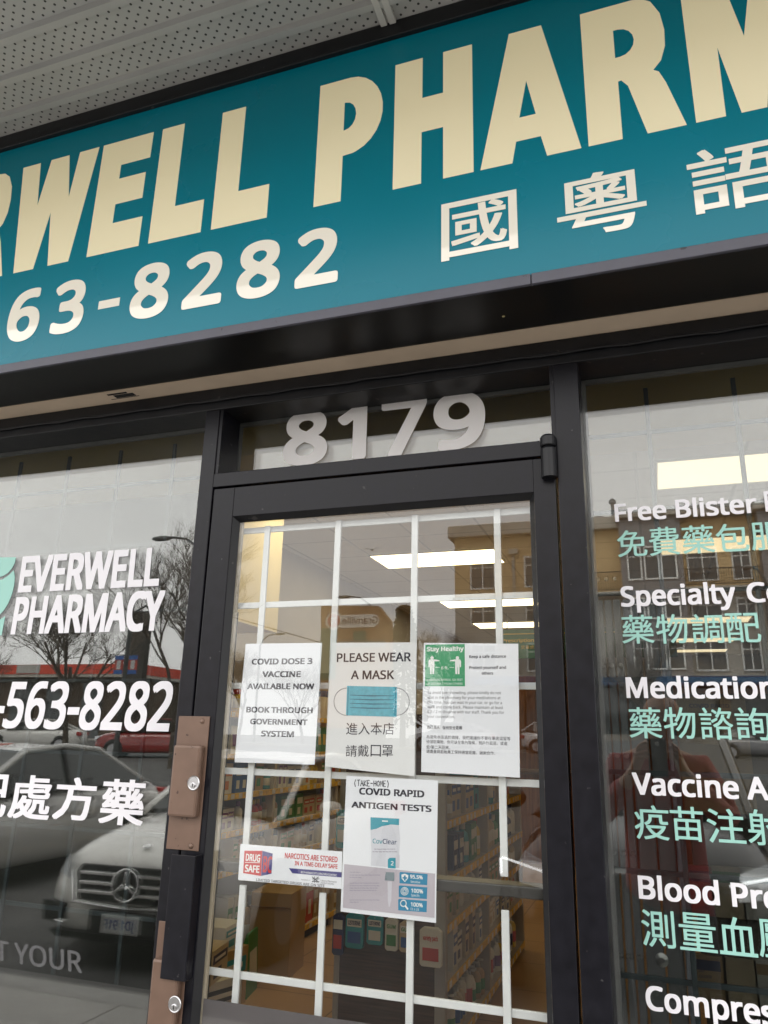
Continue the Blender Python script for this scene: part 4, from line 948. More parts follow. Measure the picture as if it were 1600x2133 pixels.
M_RUB = pbr('tyre_rubber', (.018, .018, .018), .8); M_RIM = pbr('alloy_rim', (.45, .45, .46), .3, metal=1); M_AGL = pbr('car_window_glass', (.012, .016, .016), .03, spec=.8); M_CHR = pbr('chrome', (.9, .9, .9), .16, metal=1)
M_BLK = pbr('black_trim', (.015, .015, .015), .45); M_LENS = pbr('headlamp_lens', (.72, .74, .76), .08, metal=.3); M_TAIL = pbr('red_tail_lens', (.35, .01, .01), .15)
SED = dict(body=[(.01, .56, .25, .46, .58, .66), (-.06, .72, .20, .48, .66, .74), (-.25, .85, .17, .52, .74, .82), (-.6, .895, .17, .56, .82, .90), (-1.15, .905, .17, .58, .90, .965), (-1.9, .905, .18, .60, .935, .985), (-2.8, .905, .18, .62, .96, 1.0), (-3.6, .90, .19, .64, .97, 1.03), (-4.25, .86, .22, .66, .95, 1.02), (-4.5, .78, .26, .66, .90, .97), (-4.58, .62, .34, .62, .80, .86)],
           gh=[(-1.18, .76, .92, .70, .955), (-1.95, .77, .94, .585, 1.375), (-2.55, .77, .95, .60, 1.43), (-3.2, .76, .96, .57, 1.39), (-4.02, .70, .98, .60, 1.02)], L=4.58, ax=(-.86, -3.66), wr=.325, bp=-2.55)
HAT = dict(body=[(.01, .56, .28, .50, .66, .74), (-.08, .72, .22, .54, .76, .84), (-.3, .84, .19, .58, .84, .94), (-.7, .89, .19, .62, .92, 1.02), (-1.1, .895, .19, .64, .98, 1.06), (-2.0, .895, .2, .66, 1.0, 1.06), (-3.2, .89, .22, .68, 1.02, 1.08), (-3.9, .85, .26, .70, 1.04, 1.1), (-4.2, .80, .30, .70, 1.0, 1.06), (-4.28, .66, .38, .66, .9, .96)],
           gh=[(-.9, .76, 1.0, .68, 1.04), (-1.75, .78, 1.02, .60, 1.50), (-2.5, .78, 1.04, .62, 1.56), (-3.6, .77, 1.06, .58, 1.50), (-4.12, .72, 1.08, .58, 1.12)], L=4.28, ax=(-.82, -3.45), wr=.33, bp=-2.35)
def car(name, label, x, y, rz, paint, spec, sc=1.0, cat='car', group=None, z=None):
    r = empty(name, (x, y, gz(y) if z is None else z), rz, label, cat, group); r.scale = (sc, sc, sc)
    m = MB(); st = spec['body']; ring = []
    for (yy, w, zl, zm, zs, zt) in st:
        half = [(0, zt), (.52*w, zt-.006), (.87*w, zs), (w, zm), (.985*w, zl+.13), (.90*w, zl), (.4*w, zl-.02)]
        pts = [(hx, yy, hz) for hx, hz in half] + [(0, yy, zl-.02)] + [(-hx, yy, hz) for hx, hz in half[:0:-1]]
        ring.append(pts)
    n = len(ring[0]); vs = [p for q in ring for p in q]; fs = []
    for i in range(len(ring)-1):
        for k in range(n): fs.append((i*n+k, i*n+(k+1) % n, (i+1)*n+(k+1) % n, (i+1)*n+k))
    fs.append(tuple(range(n-1, -1, -1))); fs.append(tuple((len(ring)-1)*n+k for k in range(n)))
    m.add(vs, fs); body = m.build('body', paint, r, smooth=True, subsurf=2)
    g = spec['gh']; m = MB(); vs = []
    for (yy, wb, zb, wt, zt) in g: vs += [(-wb, yy, zb), (-wt, yy, zt), (0, yy+.02, zt+.025), (wt, yy, zt), (wb, yy, zb)]
    for i in range(len(g)-1):
        a, b = 5*i, 5*i+5
        m.use(M_AGL)
        base = len(m.v) if i == 0 else 0
        if i == 0: m.v += vs
        m.face((a, b, b+1, a+1)); m.face((a+3, b+3, b+4, a+4))
        m.use(M_AGL if i in (0, len(g)-2) else paint); m.face((a+1, b+1, b+2, a+2)); m.face((a+2, b+2, b+3, a+3))
    m.use(M_AGL); m.face((4, 3, 2, 1, 0)); e = 5*(len(g)-1); m.face((e, e+1, e+2, e+3, e+4))
    m.build('cabin', None, r)
    m = MB()
    for s in (-1, 1):
        P = [Vector((s*q[3], q[0], q[4])) for q in g]; B0 = Vector((s*g[0][1], g[0][0]-.02, g[0][2])); 
        m.tube([P[0]+Vector((0, .10, -.02))]+P+[P[-1]+Vector((0, -.12, -.03))], [.032, .034]+[.036]*(len(g)-2)+[.05, .04], 8)
    m.build('pillars', paint, r, smooth=True)
    m = MB()
    for s in (-1, 1):
        yb = spec['bp']; m.tube([(s*g[1][1]*1.005, yb, g[1][2]), (s*(g[2][3]+.012), yb+.03, g[2][4]-.02)], .035, 6)
    m.build('centre_pillars', M_BLK, r)
    for s in (-1, 1):
        mm = MB(); T = Matrix.Translation((s*.97, spec['gh'][0][0]-.42, spec['gh'][0][2]+.08)) @ Matrix.Diagonal((.11, .07, .075, 1))
        mm.lathe([(0, -1), (.6, -.8), (.95, -.3), (1, .2), (.75, .8), (0, 1)], 12, T); mm.build('side_mirror', paint, r, smooth=True)
    for s in (-1, 1):
        for a in spec['ax']:
            T = Matrix.Translation((s*.80, a, spec['wr'])) @ Matrix.Rotation(rad(90)*s, 4, 'Y'); R_ = spec['wr']
            t = MB().lathe([(R_*.62, -.10), (R_*.92, -.11), (R_, -.06), (R_, .06), (R_*.92, .125), (R_*.64, .125)], 28, T).build('wheel', M_RUB, r, smooth=False)
            rm = MB(); rm.lathe([(R_*.16, .10), (R_*.17, .13), (R_*.1, .135), (0, .135)], 16, T)
            for k in range(5):
                q = T @ Matrix.Rotation(2*math.pi*k/5, 4, 'Z'); rm.box(.03, -.028, .10, R_*.62, .028, .122, q)
            rm.lathe([(R_*.60, .085), (R_*.66, .125), (R_*.66, .132), (R_*.60, .128)], 28, T); rm.build('rim', M_RIM, t)
            MB().lathe([(0, -.02), (R_*1.16, -.02), (R_*1.16, .085), (R_*1.02, .088), (0, .088)], 28, T).build('wheel_arch', M_BLK, r)
    zt = spec['body'][1][5]
    for s in (-1, 1):
        hl = MB(); hl.add([(s*.50, .035, zt-.16), (s*.52, .0, zt-.02), (s*.68, -.20, zt+.015), (s*.72, -.22, zt-.04), (s*.70, -.10, zt-.15), (s*.5, -.2, zt-.12), (s*.74, -.3, zt-.1)], [(0, 1, 2, 3, 4), (4, 3, 2, 1, 0), (0, 4, 6, 5)])
        hl.build('headlight', M_LENS, r)
        Lh = spec['L']; MB().box(s*.46, -Lh+.01, .72, s*.84, -Lh+.22, .88).build('tail_light', M_TAIL, r, bevel=.02)
    return r
WHITE = pbr('white_car_paint', (.85, .83, .79), .18, coat=1.0); GREYP = pbr('grey_car_paint', (.16, .16, .17), .2, coat=1.0); REDP = pbr('red_car_paint', (.30, .018, .015), .2, coat=1.0); BLKP = pbr('black_car_paint', (.006, .006, .007), .15, coat=.3)
cw = car('parked_car', 'white sedan parked nose in beside the entrance, round star emblem on its louvred grille', -3.66, -3.18, -.034, WHITE, SED)
# grille, emblem, plate, lower intakes of the white sedan
m = MB().prism([(-.45, .62), (-.41, .44), (.41, .44), (.45, .62), (.41, .68), (-.41, .68)], .0, .035); gr = m.build('grille', M_BLK, cw, bevel=.01)
for zz_ in (.50, .56, .625): MB().box(-.40, .036, zz_-.012, .40, .050, zz_+.012).build('louvre', M_CHR, gr, bevel=.004)
m = MB(); pts = [(.105*math.cos(rad(15*i)), .064, .563+.105*math.sin(rad(15*i))) for i in range(25)]; m.tube(pts, .010, 8, cap=False)
for k in range(3):
    a = rad(90+120*k); m.tube([(0, .066, .563), (.10*math.cos(a), .064, .563+.10*math.sin(a))], [.026, .008], 6)
m.build('star_emblem', M_CHR, gr, smooth=True)
MB().lathe([(.1, 0), (.1, .01)], 24, Matrix.Translation((0, .062, .563)) @ Matrix.Rotation(rad(90), 4, 'X')).build('emblem_disc', M_BLK, gr)
m = MB(); m.tube([(-.49, .02, .63), (-.44, .035, .425), (0, .045, .41), (.44, .035, .425), (.49, .02, .63)], .010, 8); m.build('grille_surround', M_CHR, gr, smooth=True)
pp = MB().box(-.27, .045, .245, .27, .075, .395).build('plate_holder', M_BLK, cw, bevel=.006)
MB().box(-.155, .076, .255, .155, .082, .375).build('licence_plate', pbr('plate_white', (.62, .62, .60), .5), cw, bevel=.004)
m = MB(); put_text(m, 'JD1 91F', -.125, .125, .285, .345, 0, bold=.02, M=Matrix.Translation((0, .0835, 0)) @ Matrix.Rotation(math.pi, 4, 'Z')); m.build('plate_lettering', pbr('plate_blue', (.02, .05, .25), .5), cw)
m = MB().prism([(-.62, .235), (.62, .235), (.55, .19), (-.55, .19)], -.02, .045); m.build('lower_intake', M_BLK, cw)
for s in (-1, 1): MB().prism([(s*.52, .40), (s*.74, .42), (s*.72, .28), (s*.56, .27)], -.10, .012).build('bumper_intake', M_BLK, cw, bevel=.01)
for s in (-1, 1): MB().tube([(s*.50, .03, .285), (s*.70, -.02, .29)], .008, 6).build('intake_trim', M_CHR, cw)
MB().lathe([(.0, 0), (.03, .0), (.027, .004), (0, .004)], 16, Matrix.Translation((0, -.16, .80)) @ Matrix.Rotation(rad(-20), 4, 'X')).build('bonnet_badge', M_CHR, cw)
car('parked_car', 'pale grey sedan parked to the left of the white sedan, mostly hidden by it', -7.35, -3.3, 0, pbr('pale_silver_paint', (.48, .47, .45), .2, coat=1), SED)
bs = car('parked_car', 'black hatchback with a lit white running light parked behind the photographer', -.15, -3.5, .02, BLKP, HAT, 1.08)
M_DRL = pbr('lit_running_light', (.9, .9, .9), .4, emit=((.95, .98, 1), 4.5))
for s in (-1, 1):
    m = MB().tube([(s*.80, -.10, .82), (s*.46, .04, .76)], .007, 6).tube([(s*.81, -.10, .815), (s*.81, -.10, .73)], .010, 6); m.build('running_light', M_DRL, bs)
q = md(205, 1530, 27); car('parked_car', 'dark red hatchback across the lot with a slanted headlight', q.x, q.y, rad(64), REDP, HAT)
q = md(40, 1520, 29); car('parked_car', 'white sedan across the lot in front of the red roofed shop', q.x-2, q.y, rad(64), pbr('dull_white_paint', (.60, .59, .56), .25, coat=.6), SED)
q = md(1268, 1535, 41); car('parked_car', 'white hatchback parked at the far kerb below the apartments', q.x, q.y, rad(-90), pbr('clean_white_paint', (.75, .75, .75), .2, coat=1), HAT)
q = md(1455, 1535, 41); car('parked_car', 'dark grey sedan parked at the far kerb to the right of the white hatchback', q.x+5.0, q.y, rad(-90), GREYP, SED)
q = md(860, 1535, 40); car('parked_car', 'silver sedan on the street between the pylon sign and the apartments', q.x, q.y, rad(90), pbr('silver_car_paint', (.35, .35, .36), .25, coat=1), SED)

# ---- apartment building across the street
D = 45.0; YB_ = MIR-(CAM.y+D)
M_STUC = pbr('ochre_stucco', (.66, .47, .25), .85, noise=(1.1, .08), bump=(14, .01)); M_BAY = pbr('grey_cladding', (.24, .23, .23), .8, noise=(1.5, .1)); M_LOW = pbr('beige_grey_cladding', (.42, .395, .35), .8, noise=(1.3, .1)); M_CORN = pbr('cornice_taupe', (.46, .42, .36), .8, noise=(1, .1))
M_WFR = pbr('white_window_frame', (.78, .78, .75), .5); M_WGL = pbr('apartment_window_glass', (.035, .045, .05), .06, spec=.9)
ap = empty('apartment_building', (0, 0, 0), 0, 'four storey ochre and grey apartment building across the street', 'building')
zq2 = lambda a, b: md(1200+a/4, 1040+b/4, D)
zq3 = lambda a, b: md(900+a/6.957, 1080+b/6.957, D)
xl = zq3(338, 700).x; xr = 26.0; zr0 = zq3(330, 260).z
x1, x2, x3, x4 = zq2(375, 500).x, zq2(885, 500).x, zq2(1530, 500).x, 12.0
zroof = zq2(230, 262).z; zbay = zq2(600, 190).z; z2 = zq2(600, 790).z; z1 = zq2(600, 1490).z
m = MB(); m.use(M_STUC).box(xl, YB_-14, z2, xr, YB_, zroof); m.use(M_LOW).box(xl+.02, YB_-13.9, z1, xr, YB_-.01, z2-.003); m.build('walls', None, ap)
m = MB(); m.use(M_BAY).box(x1, YB_+.002, z1, x2, YB_+1.0, zbay); m.use(M_BAY).box(x3, YB_+.002, z1, x3+5.2, YB_+1.0, zbay); m.build('bays', None, ap)
m = MB().box(xl-.35, YB_-14, zroof, x1-.01, YB_+.45, zroof+.75).box(x2+.01, YB_-14, zroof+.35, x3-.01, YB_+.8, zroof+.95).box(x3+5.3, YB_-14, zroof, xr, YB_+.45, zroof+.75)
m.box(x1-.2, YB_-8, zbay, x2+.2, YB_+1.3, zbay+.35).box(x3-.2, YB_-8, zbay, x3+5.4, YB_+1.3, zbay+.35); m.build('cornice', M_CORN, ap, bevel=.05)
MB().box(x2+.01, YB_-10, zroof, x3-.01, YB_-.01, zroof+.345).build('parapet', M_STUC, ap)
m = MB(); m.box(xl-.1, YB_, z2-.18, x1-.01, YB_+.12, z2+.16).box(x2+.01, YB_, z2-.18, x3-.01, YB_+.12, z2+.16); m.build('string_course', M_CORN, ap)
def win(x0, z0, x1_, z1_, y, vb=1, hb=.72):
    f = MB(); w = .09
    f.box(x0-w, y, z0-w, x1_+w, y+.07, z0).box(x0-w, y, z1_, x1_+w, y+.07, z1_+w).box(x0-w, y, z0+.001, x0, y+.07, z1_-.001).box(x1_, y, z0+.001, x1_+w, y+.07, z1_-.001)
    for k in range(vb): xx = x0+(x1_-x0)*(k+1)/(vb+1); f.box(xx-.035, y, z0+.001, xx+.035, y+.05, z1_-.001)
    zz_ = z0+(z1_-z0)*hb; f.box(x0+.001, y+.002, zz_-.03, x1_-.001, y+.055, zz_+.03)
    o = f.build('window', M_WFR, ap); MB().box(x0, y+.004, z0, x1_, y+.02, z1_).build('pane', M_WGL, o)
rows = [(zq2(600, 688).z, zq2(600, 440).z), (zq2(600, 1010).z, zq2(600, 790).z-.45), (zq2(600, 1422).z, zq2(600, 1200).z)]
for zb_, zt_ in rows:
    for a, b in ((447, 540), (585, 685), (722, 828)): win(zq2(a, 600).x, zb_, zq2(b, 600).x, zt_, YB_+1.003, 0)
    for a, b in ((945, 1175), (1320, 1455)): win(zq2(a, 600).x, zb_, zq2(b, 600).x, zt_, YB_+.003, 1)
    for a, b in ((585, 905), (1368, 1600)): win(zq3(a, 900).x, zb_, zq3(b, 900).x, zt_, YB_+.003, 1)
    for k in range(3): xx = x3+.7+k*1.5; win(xx, zb_, xx+.95, zt_, YB_+1.003, 0)
    for k in range(3): xx = x3+7+k*3.2; win(xx, zb_, xx+1.9, zt_, YB_+.003, 1)
def rail(x0, x1_, zb_, zt_, y):
    m = MB().box(x0, y, zt_-.05, x1_, y+.05, zt_).box(x0, y, zb_, x1_, y+.05, zb_+.04); xx = x0
    while xx < x1_: m.box(xx, y+.012, zb_+.041, xx+.025, y+.037, zt_-.051); xx += .13
    m.build('balcony_railing', M_BLK, ap)
rail(x2+.05, x3-.05, zq2(1200, 725).z, zq2(1200, 590).z, YB_+.7); rail(zq2(20, 700).x-2.2, x1-.05, zq2(250, 775).z, zq2(250, 625).z, YB_+.7)
MB().box(x2+.02, YB_+.13, zq2(1200, 740).z-.12, x3-.02, YB_+.8, zq2(1200, 740).z).box(zq2(20, 700).x-2.3, YB_+.13, zq2(250, 790).z-.12, x1-.02, YB_+.8, zq2(250, 790).z).build('balcony_slab', M_CORN, ap)
zbl = zq2(250, 1560).z
MB().box(xl-.2, YB_-.3, zbl, x2+4, YB_+1.4, z1-.004).build('awning_band', pbr('blue_awning', (.03, .09, .20), .6), ap)
m = MB(); m.use(pbr('shop_glass', (.03, .04, .042), .06, spec=.9)).box(xl, YB_-2, .9, xr, YB_+.0, zbl-.002); m.build('shop_front', None, ap)
xx = xl
m = MB()
while xx < xr: m.box(xx, YB_+.002, .9, xx+.5, YB_+.5, zbl-.004); xx += 3.6
m.build('shop_pillars', pbr('brown_pillar', (.16, .12, .09), .8), ap)
for a, b, hgt, r_ in ((170, 235, .7, .5), (300, 200, 1.8, .22)): q = zq2(a, b); MB().tube([(q.x, YB_-3, zroof+.3), (q.x, YB_-3, zroof+.75+hgt)], r_*.55, 8).lathe([(r_, 0), (r_, .2), (.05, .35)], 10, Matrix.Translation((q.x, YB_-3, zroof+.75+hgt))).build('roof_vent', pbr('vent_metal', (.22, .22, .22), .5), ap)
q = zq3(1170, 700); m = MB().box(q.x, YB_+.003, z2, q.x+.16, YB_+.12, zroof-1.2).box(q.x-.15, YB_+.003, zroof-1.2, q.x+.4, YB_+.3, zroof-.9); m.build('downpipe', M_CORN, ap)

# ---- pylon sign (read from the shop side)
D2 = 30.0; zs2 = lambda a, b: md(480+a/2.4615, 1050+b/2.4615, D2)
py = empty('pylon_sign', (0, zs2(600, 600).y, 0), math.pi, 'tall brown pylon sign with clipped corner lettered Granville at the lot edge', 'sign')
def lp2(a, b): q = zs2(a, b); return (-q.x, q.z)
m = MB().prism([lp2(472, 525), lp2(762, 525), lp2(820, 600), lp2(822, 1150), lp2(468, 1150)], 0, .5); m.build('board', pbr('orange_brown_board', (.40, .19, .065), .7, noise=(1.2, .12)), py)
MB().box(-zs2(800, 600).x, .1, -.5, -zs2(490, 600).x, .4, lp2(600, 1149)[1]).build('base', pbr('pylon_base', (.12, .10, .09), .8), py)
m = MB(); c0 = lp2(770, 600); c1 = lp2(580, 605); r_ = (lp2(600, 570)[1]-lp2(600, 636)[1])/2; cz = (c0[1]+c1[1])/2
m.prism(arc(c0[0]+r_, cz, r_, r_, 90, 270, 8)+arc(c1[0], cz, r_, r_, -90, 90, 8), -.03, -.001)
cc = lp2(540, 602); rr_ = r_*1.42; m.prism(arc(cc[0], cc[1], rr_, rr_, 0, 345, 23), -.04, -.0015); m.build('name_plate', pbr('plate_cream', (.85, .78, .70), .6), py)
m = MB().prism(arc(cc[0], cc[1], rr_*.74, rr_*.74, 0, 345, 23), -.06, -.041); m.build('red_disc', pbr('red_disc', (.6, .08, .04), .6), py)
m = MB(); put_text(m, 'Granville', c0[0]+r_*.2, c1[0]-r_*.1, cz-r_*.45, cz+r_*.62, -.034, bold=.018); m.build('lettering', pbr('brown_lettering', (.14, .05, .03), .6), py)
m = MB(); put_text(m, '70', cc[0]-rr_*.42, cc[0]+rr_*.42, cc[1]-rr_*.36, cc[1]+rr_*.36, -.062, bold=.04); m.build('number', pbr('plate_cream', (.55, .5, .44)), py)
a, b = lp2(702, 700), lp2(640, 655); MB().box(a[0], -.03, a[1], b[0], -.001, b[1]).build('green_panel', pbr('green_panel', (.03, .14, .08), .6), py)
a, b = lp2(545, 900), lp2(474, 640); MB().box(a[0], -.03, a[1], b[0], -.001, b[1]).build('green_panel', pbr('green_panel', (.03, .14, .08)), py)
a, b = lp2(800, 735), lp2(560, 705); MB().box(a[0], -.03, a[1], b[0], -.001, b[1]).build('tenant_strip', pbr('tenant_strip', (.33, .30, .26), .6), py)

# ---- trees
def bare_tree(label, x, y, height, spread, seed, kind='bare_tree'):
    rnd = random.Random(seed); z0 = gz(y)-.1
    t = empty(kind, (x, y, z0), 0, label, 'tree', 'bare winter trees across the lot')
    tr, cr = MB(), MB()
    def grow(p, d, ln, r, lev):
        n = 4 if lev < 3 else 3; pts = [p]; q = p.copy(); dd = d.copy()
        for i in range(n):
            dd = (dd+Vector((rnd.gauss(0, .13), rnd.gauss(0, .13), rnd.gauss(.04, .08)))).normalized(); q = q+dd*ln/n; pts.append(q.copy())
        rs = [r*(1-.45*i/n) for i in range(n+1)]
        (tr if lev < 2 else cr).tube(pts, rs, 6 if lev < 2 else 3, cap=lev < 2)
        if lev >= 6: return
        k = 3 if lev < 5 else 2
        if lev == 0: k = 5
        for j in range(k+(rnd.random() < .5)):
            f = rnd.uniform(.45, 1) if lev else rnd.uniform(.6, 1)
            b = pts[min(n, int(f*n))]; ax = Vector((rnd.gauss(0, 1), rnd.gauss(0, 1), rnd.gauss(0, .35))).normalized()
            nd = (dd*1.0+ax*spread+Vector((0, 0, .22))).normalized()
            grow(b, nd, ln*rnd.uniform(.56, .80), max(r*.52, .005), lev+1)
    grow(Vector((0, 0, 0)), Vector((0, 0, 1)), height*.33, height*.0125, 0)
    bk = pbr('grey_brown_bark', (.085, .066, .050), .9, noise=(8, .25))
    tr.build('trunk', bk, t); cr.build('crown', pbr('twig_brown', (.15, .12, .095), .9), t)
    return t
for lab, px, D_, hh, sp, sd in (('large spreading bare tree behind the white sedan, in front of the red roofed shop', 150, 25, 9.3, .95, 21), ('tall bare tree to the right of the street banners', 372, 23, 10.2, .75, 4), ('bare tree at the far left end of the lot', -60, 27, 8.6, .9, 15),
                                ('bare tree between the conifer and the apartments', 922, 36, 8.6, .8, 8), ('small bare tree beside the pylon sign', 505, 40, 7.0, .8, 31), ('slim bare street tree before the grey bay of the apartments', 1372, 38, 6.8, .6, 12), ('bare tree half hidden behind the pylon sign', 640, 44, 7.5, .8, 17)):
    q = md(px, 1450, D_); bare_tree(lab, q.x, q.y, hh*1.18, sp*.95, sd)
q = md(842, 1400, 50); rnd = random.Random(3)
t = empty('conifer_tree', (q.x, q.y, .8), 0, 'dark conifer standing between the pylon sign and the apartments', 'tree')
MB().tube([(0, 0, 0), (0, 0, 9.5)], [.22, .03], 7).build('trunk', pbr('conifer_bark', (.06, .045, .035), .9), t)
m = MB(); M_CON = pbr('conifer_needles', (.030, .045, .022), .9, noise=(2, .4))
for i in range(1500):
    h_ = rnd.uniform(.08, 1)**.8; rr = (1-h_)*2.3+.12; a = rnd.uniform(0, 6.28); rad_ = rr*rnd.uniform(.35, 1.0); z_ = .6+h_*9.0-rad_*.22
    p = Vector((rad_*math.cos(a), rad_*math.sin(a), z_)); o_ = Vector((math.cos(a), math.sin(a), -.25))*rnd.uniform(.25, .55); sd = Vector((-math.sin(a), math.cos(a), rnd.uniform(-.3, .3)))*rnd.uniform(.08, .2)
    m.add([p-sd, p+sd, p+o_+sd*.2, p+o_*.9+Vector((0, 0, -.16))], [(0, 1, 2), (0, 2, 3)])
m.build('crown', M_CON, t)

# ---- street lamps, banners, red roofed shop, cable, gull
M_POLE = pbr('lamp_pole_grey', (.055, .06, .06), .5)
def lamp(label, px, py, D_, polepx, hs=1.0):
    hq = md(px, py, D_); xp = md(polepx, py+40, D_).x; y_ = hq.y
    t = empty('street_lamp', (xp, y_, gz(y_)-.05), 0, label, 'street lamp', 'street lamps along the road'); hz = hq.z-gz(y_); dx = hq.x-xp; s = 1 if dx > 0 else -1
    MB().tube([(0, 0, 0), (0, 0, hz*.5), (0, 0, hz-.9)], [.11, .09, .07], 10).build('pole', M_POLE, t, smooth=True)
    pts = [(0, 0, hz-.95), (dx*.12, 0, hz-.5), (dx*.4, 0, hz-.12), (dx*.75, 0, hz-.0)]; MB().tube(pts, [.07, .05, .045, .04], 8).build('arm', M_POLE, t, smooth=True)
    T = Matrix.Translation((dx*.75+s*.36*hs, 0, hz-.03)) @ Matrix.Diagonal((.48*hs, .19, .10, 1)); MB().lathe([(0, -1), (.7, -.75), (1, -.1), (.85, .5), (.4, .9), (0, 1)], 14, T).build('lamp_head', pbr('lamp_head_grey', (.13, .13, .125), .5), t, smooth=True)
    return t
lamp('street lamp with long curved arm beside the tall bare tree', 330, 1118, 24, 425)
lamp('street lamp rising behind the pylon sign', 714, 1242, 42, 778)
lamp('small distant street lamp left of the pylon sign', 588, 1319, 56, 543)
lamp('dark street lamp before the right end of the apartments', 1553, 1178, 30, 1600, .35)
q = md(255, 1440, 24.5); bn = empty('banner_pole', (q.x, q.y, gz(q.y)), 0, 'dark pole carrying two red and blue street banners', 'banner pole')
MB().tube([(0, 0, 0), (0, 0, 6.2)], [.10, .07], 10).build('pole', M_POLE, bn)
zt_, zb_ = md(250, 1366, 24.5).z-gz(q.y), md(250, 1404, 24.5).z-gz(q.y)
for s, nm in ((-1, ''), (1, '')):
    xa_ = .12*s; xb_ = (.12+.40)*s; zz0, zz1 = zb_, zt_; hh = zz1-zz0
    b_ = MB().box(xa_, -.01, zz0, xb_, .01, zz1).build('banner', pbr('banner_red', (.40, .06, .04), .7), bn)
    m = MB().box(xa_, .0105, zz0+hh*.0, xb_, .014, zz0+hh*.22).box(xa_, .0105, zz0+hh*.78, xb_, .014, zz1); m.build('blue_field', pbr('banner_blue', (.04, .12, .36), .7), b_)
    m = MB().box((xa_+xb_)/2-.09, .0105, zz0+hh*.26, (xa_+xb_)/2+.09, .016, zz0+hh*.74); m.build('pale_emblem', pbr('banner_pale', (.5, .5, .5), .7), b_)
    MB().tube([(0, 0, zz1+.03), (xb_, 0, zz1+.03)], .02, 6).build('bracket', M_POLE, b_)
D3 = 40.0; q0, q1 = md(-140, 1385, D3), md(283, 1414, D3); yy = q0.y
sh = empty('corner_shop', (0, 0, 0), 0, 'low shop across the lot with bright red roof fascia and pale name panel', 'shop')
zf0, zf1 = md(100, 1404, D3).z, md(100, 1384, D3).z
MB().box(q0.x, yy-9, .7, q1.x-.4, yy-1.0, zf0).build('wall', pbr('shop_brown_wall', (.12, .085, .06), .8, noise=(.8, .15)), sh)
MB().box(q0.x-.5, yy-9.5, zf0+.001, q1.x, yy, zf1).build('roof_fascia', pbr('red_fascia', (.62, .06, .025), .5), sh)
MB().box(q0.x-.5, yy-9.4, zf0-.18, q1.x-.05, yy-.05, zf0).build('fascia_trim', pbr('trim_cream', (.5, .46, .4), .6), sh)
a, b = md(36, 1390, D3), md(84, 1390, D3); MB().box(a.x, yy+.001, zf0+.05, b.x, yy+.05, zf1-.02).build('name_panel', pbr('panel_pale', (.42, .40, .37), .6), sh)
xx = q0.x
for k in range(6): MB().box(xx+.6, yy-.999, 1.0, xx+2.2, yy-.95, zf0-.5).build('window', M_WGL, sh); xx += 2.9
q = md(282, 1400, 33); bb = empty('billboard', (q.x, q.y, gz(q.y)), 0, 'tall dark board behind the street banners', 'billboard')
m = MB().box(-.55, -.2, .0, .55, .2, md(282, 1275, 33).z-gz(q.y)); m.build('board', pbr('dark_brown_board_paint', (.040, .032, .026), .7, noise=(1, .2)), bb)
MB().tube([(-.56, -.1, md(282, 1275, 33).z-gz(q.y)), (.1, -.1, md(282, 1262, 33).z-gz(q.y)), (.56, -.1, md(282, 1275, 33).z-gz(q.y))], .06, 6).build('top_rail', M_POLE, bb)
pts = [md(380+24*i, 1255+7.0*i, 45) for i in range(14)]; pts = [(p.x, p.y, p.z-.0) for p in pts]
m = MB().tube(pts, .03, 5); tag(m.build('utility_cable', M_BLK), 'thin black utility cable sagging left of the pylon sign', 'cable')
q = md(776, 1147, 60)
gu = MB().tube([(-.22, 0, 0), (-.1, 0, .02), (.12, 0, .02), (.24, 0, -.01)], [.02, .08, .07, .01], 8)
gu.add([(-.05, .05, .04), (.10, .05, .04), (.06, .45, .20), (.0, .95, .06), (-.04, .45, .19), (-.05, -.05, .04), (.10, -.05, .04), (.06, -.45, .20), (.0, -.95, .06), (-.04, -.45, .19)], [(0, 1, 2, 4), (4, 2, 3), (5, 9, 7, 6), (9, 8, 7)])
g_ = gu.build('gull', pbr('gull_grey', (.12, .12, .12), .7)); g_.location = q; g_.rotation_euler = (0, 0, rad(90)); tag(g_, 'small dark gull gliding in the grey sky above the pylon sign', 'bird')

# ------------------------------------------------------------------ the photographer
def skin(name, verts, edges, mat, parent, sub=2, root=0):
    me = bpy.data.meshes.new(name); me.from_pydata([v[:3] for v in verts], edges, []); o = bpy.data.objects.new(name, me); COL.objects.link(o)
    sk = o.modifiers.new('skin', 'SKIN'); 
    for i, v in enumerate(verts): me.skin_vertices[0].data[i].radius = (v[3], v[4] if len(v) > 4 else v[3]); me.skin_vertices[0].data[i].use_root = (i == root)
    sb = o.modifiers.new('sub', 'SUBSURF'); sb.levels = sub; sb.render_levels = sub
    bpy.context.view_layer.update(); dg = bpy.context.evaluated_depsgraph_get(); em = bpy.data.meshes.new_from_object(o.evaluated_get(dg))
    bpy.data.objects.remove(o); em.name = name; em.materials.clear(); em.materials.append(mat)
    for p in em.polygons: p.use_smooth = True; p.material_index = 0
    r = bpy.data.objects.new(name, em); COL.objects.link(r); r.parent = parent; return r
pe = empty('person', (0, 0, 0), 0, 'person in a red jacket and dark trousers holding up a phone with both hands', 'person')
M_SKIN = pbr('skin', (.42, .24, .165), .5); M_JACK = pbr('red_jacket', (.27, .03, .03), .6, noise=(9, .15), bump=(14, .006)); M_TROU = pbr('dark_trousers', (.03, .032, .04), .8); M_HAIR = pbr('dark_hair', (.02, .015, .012), .5)
YQ_ = -1.99
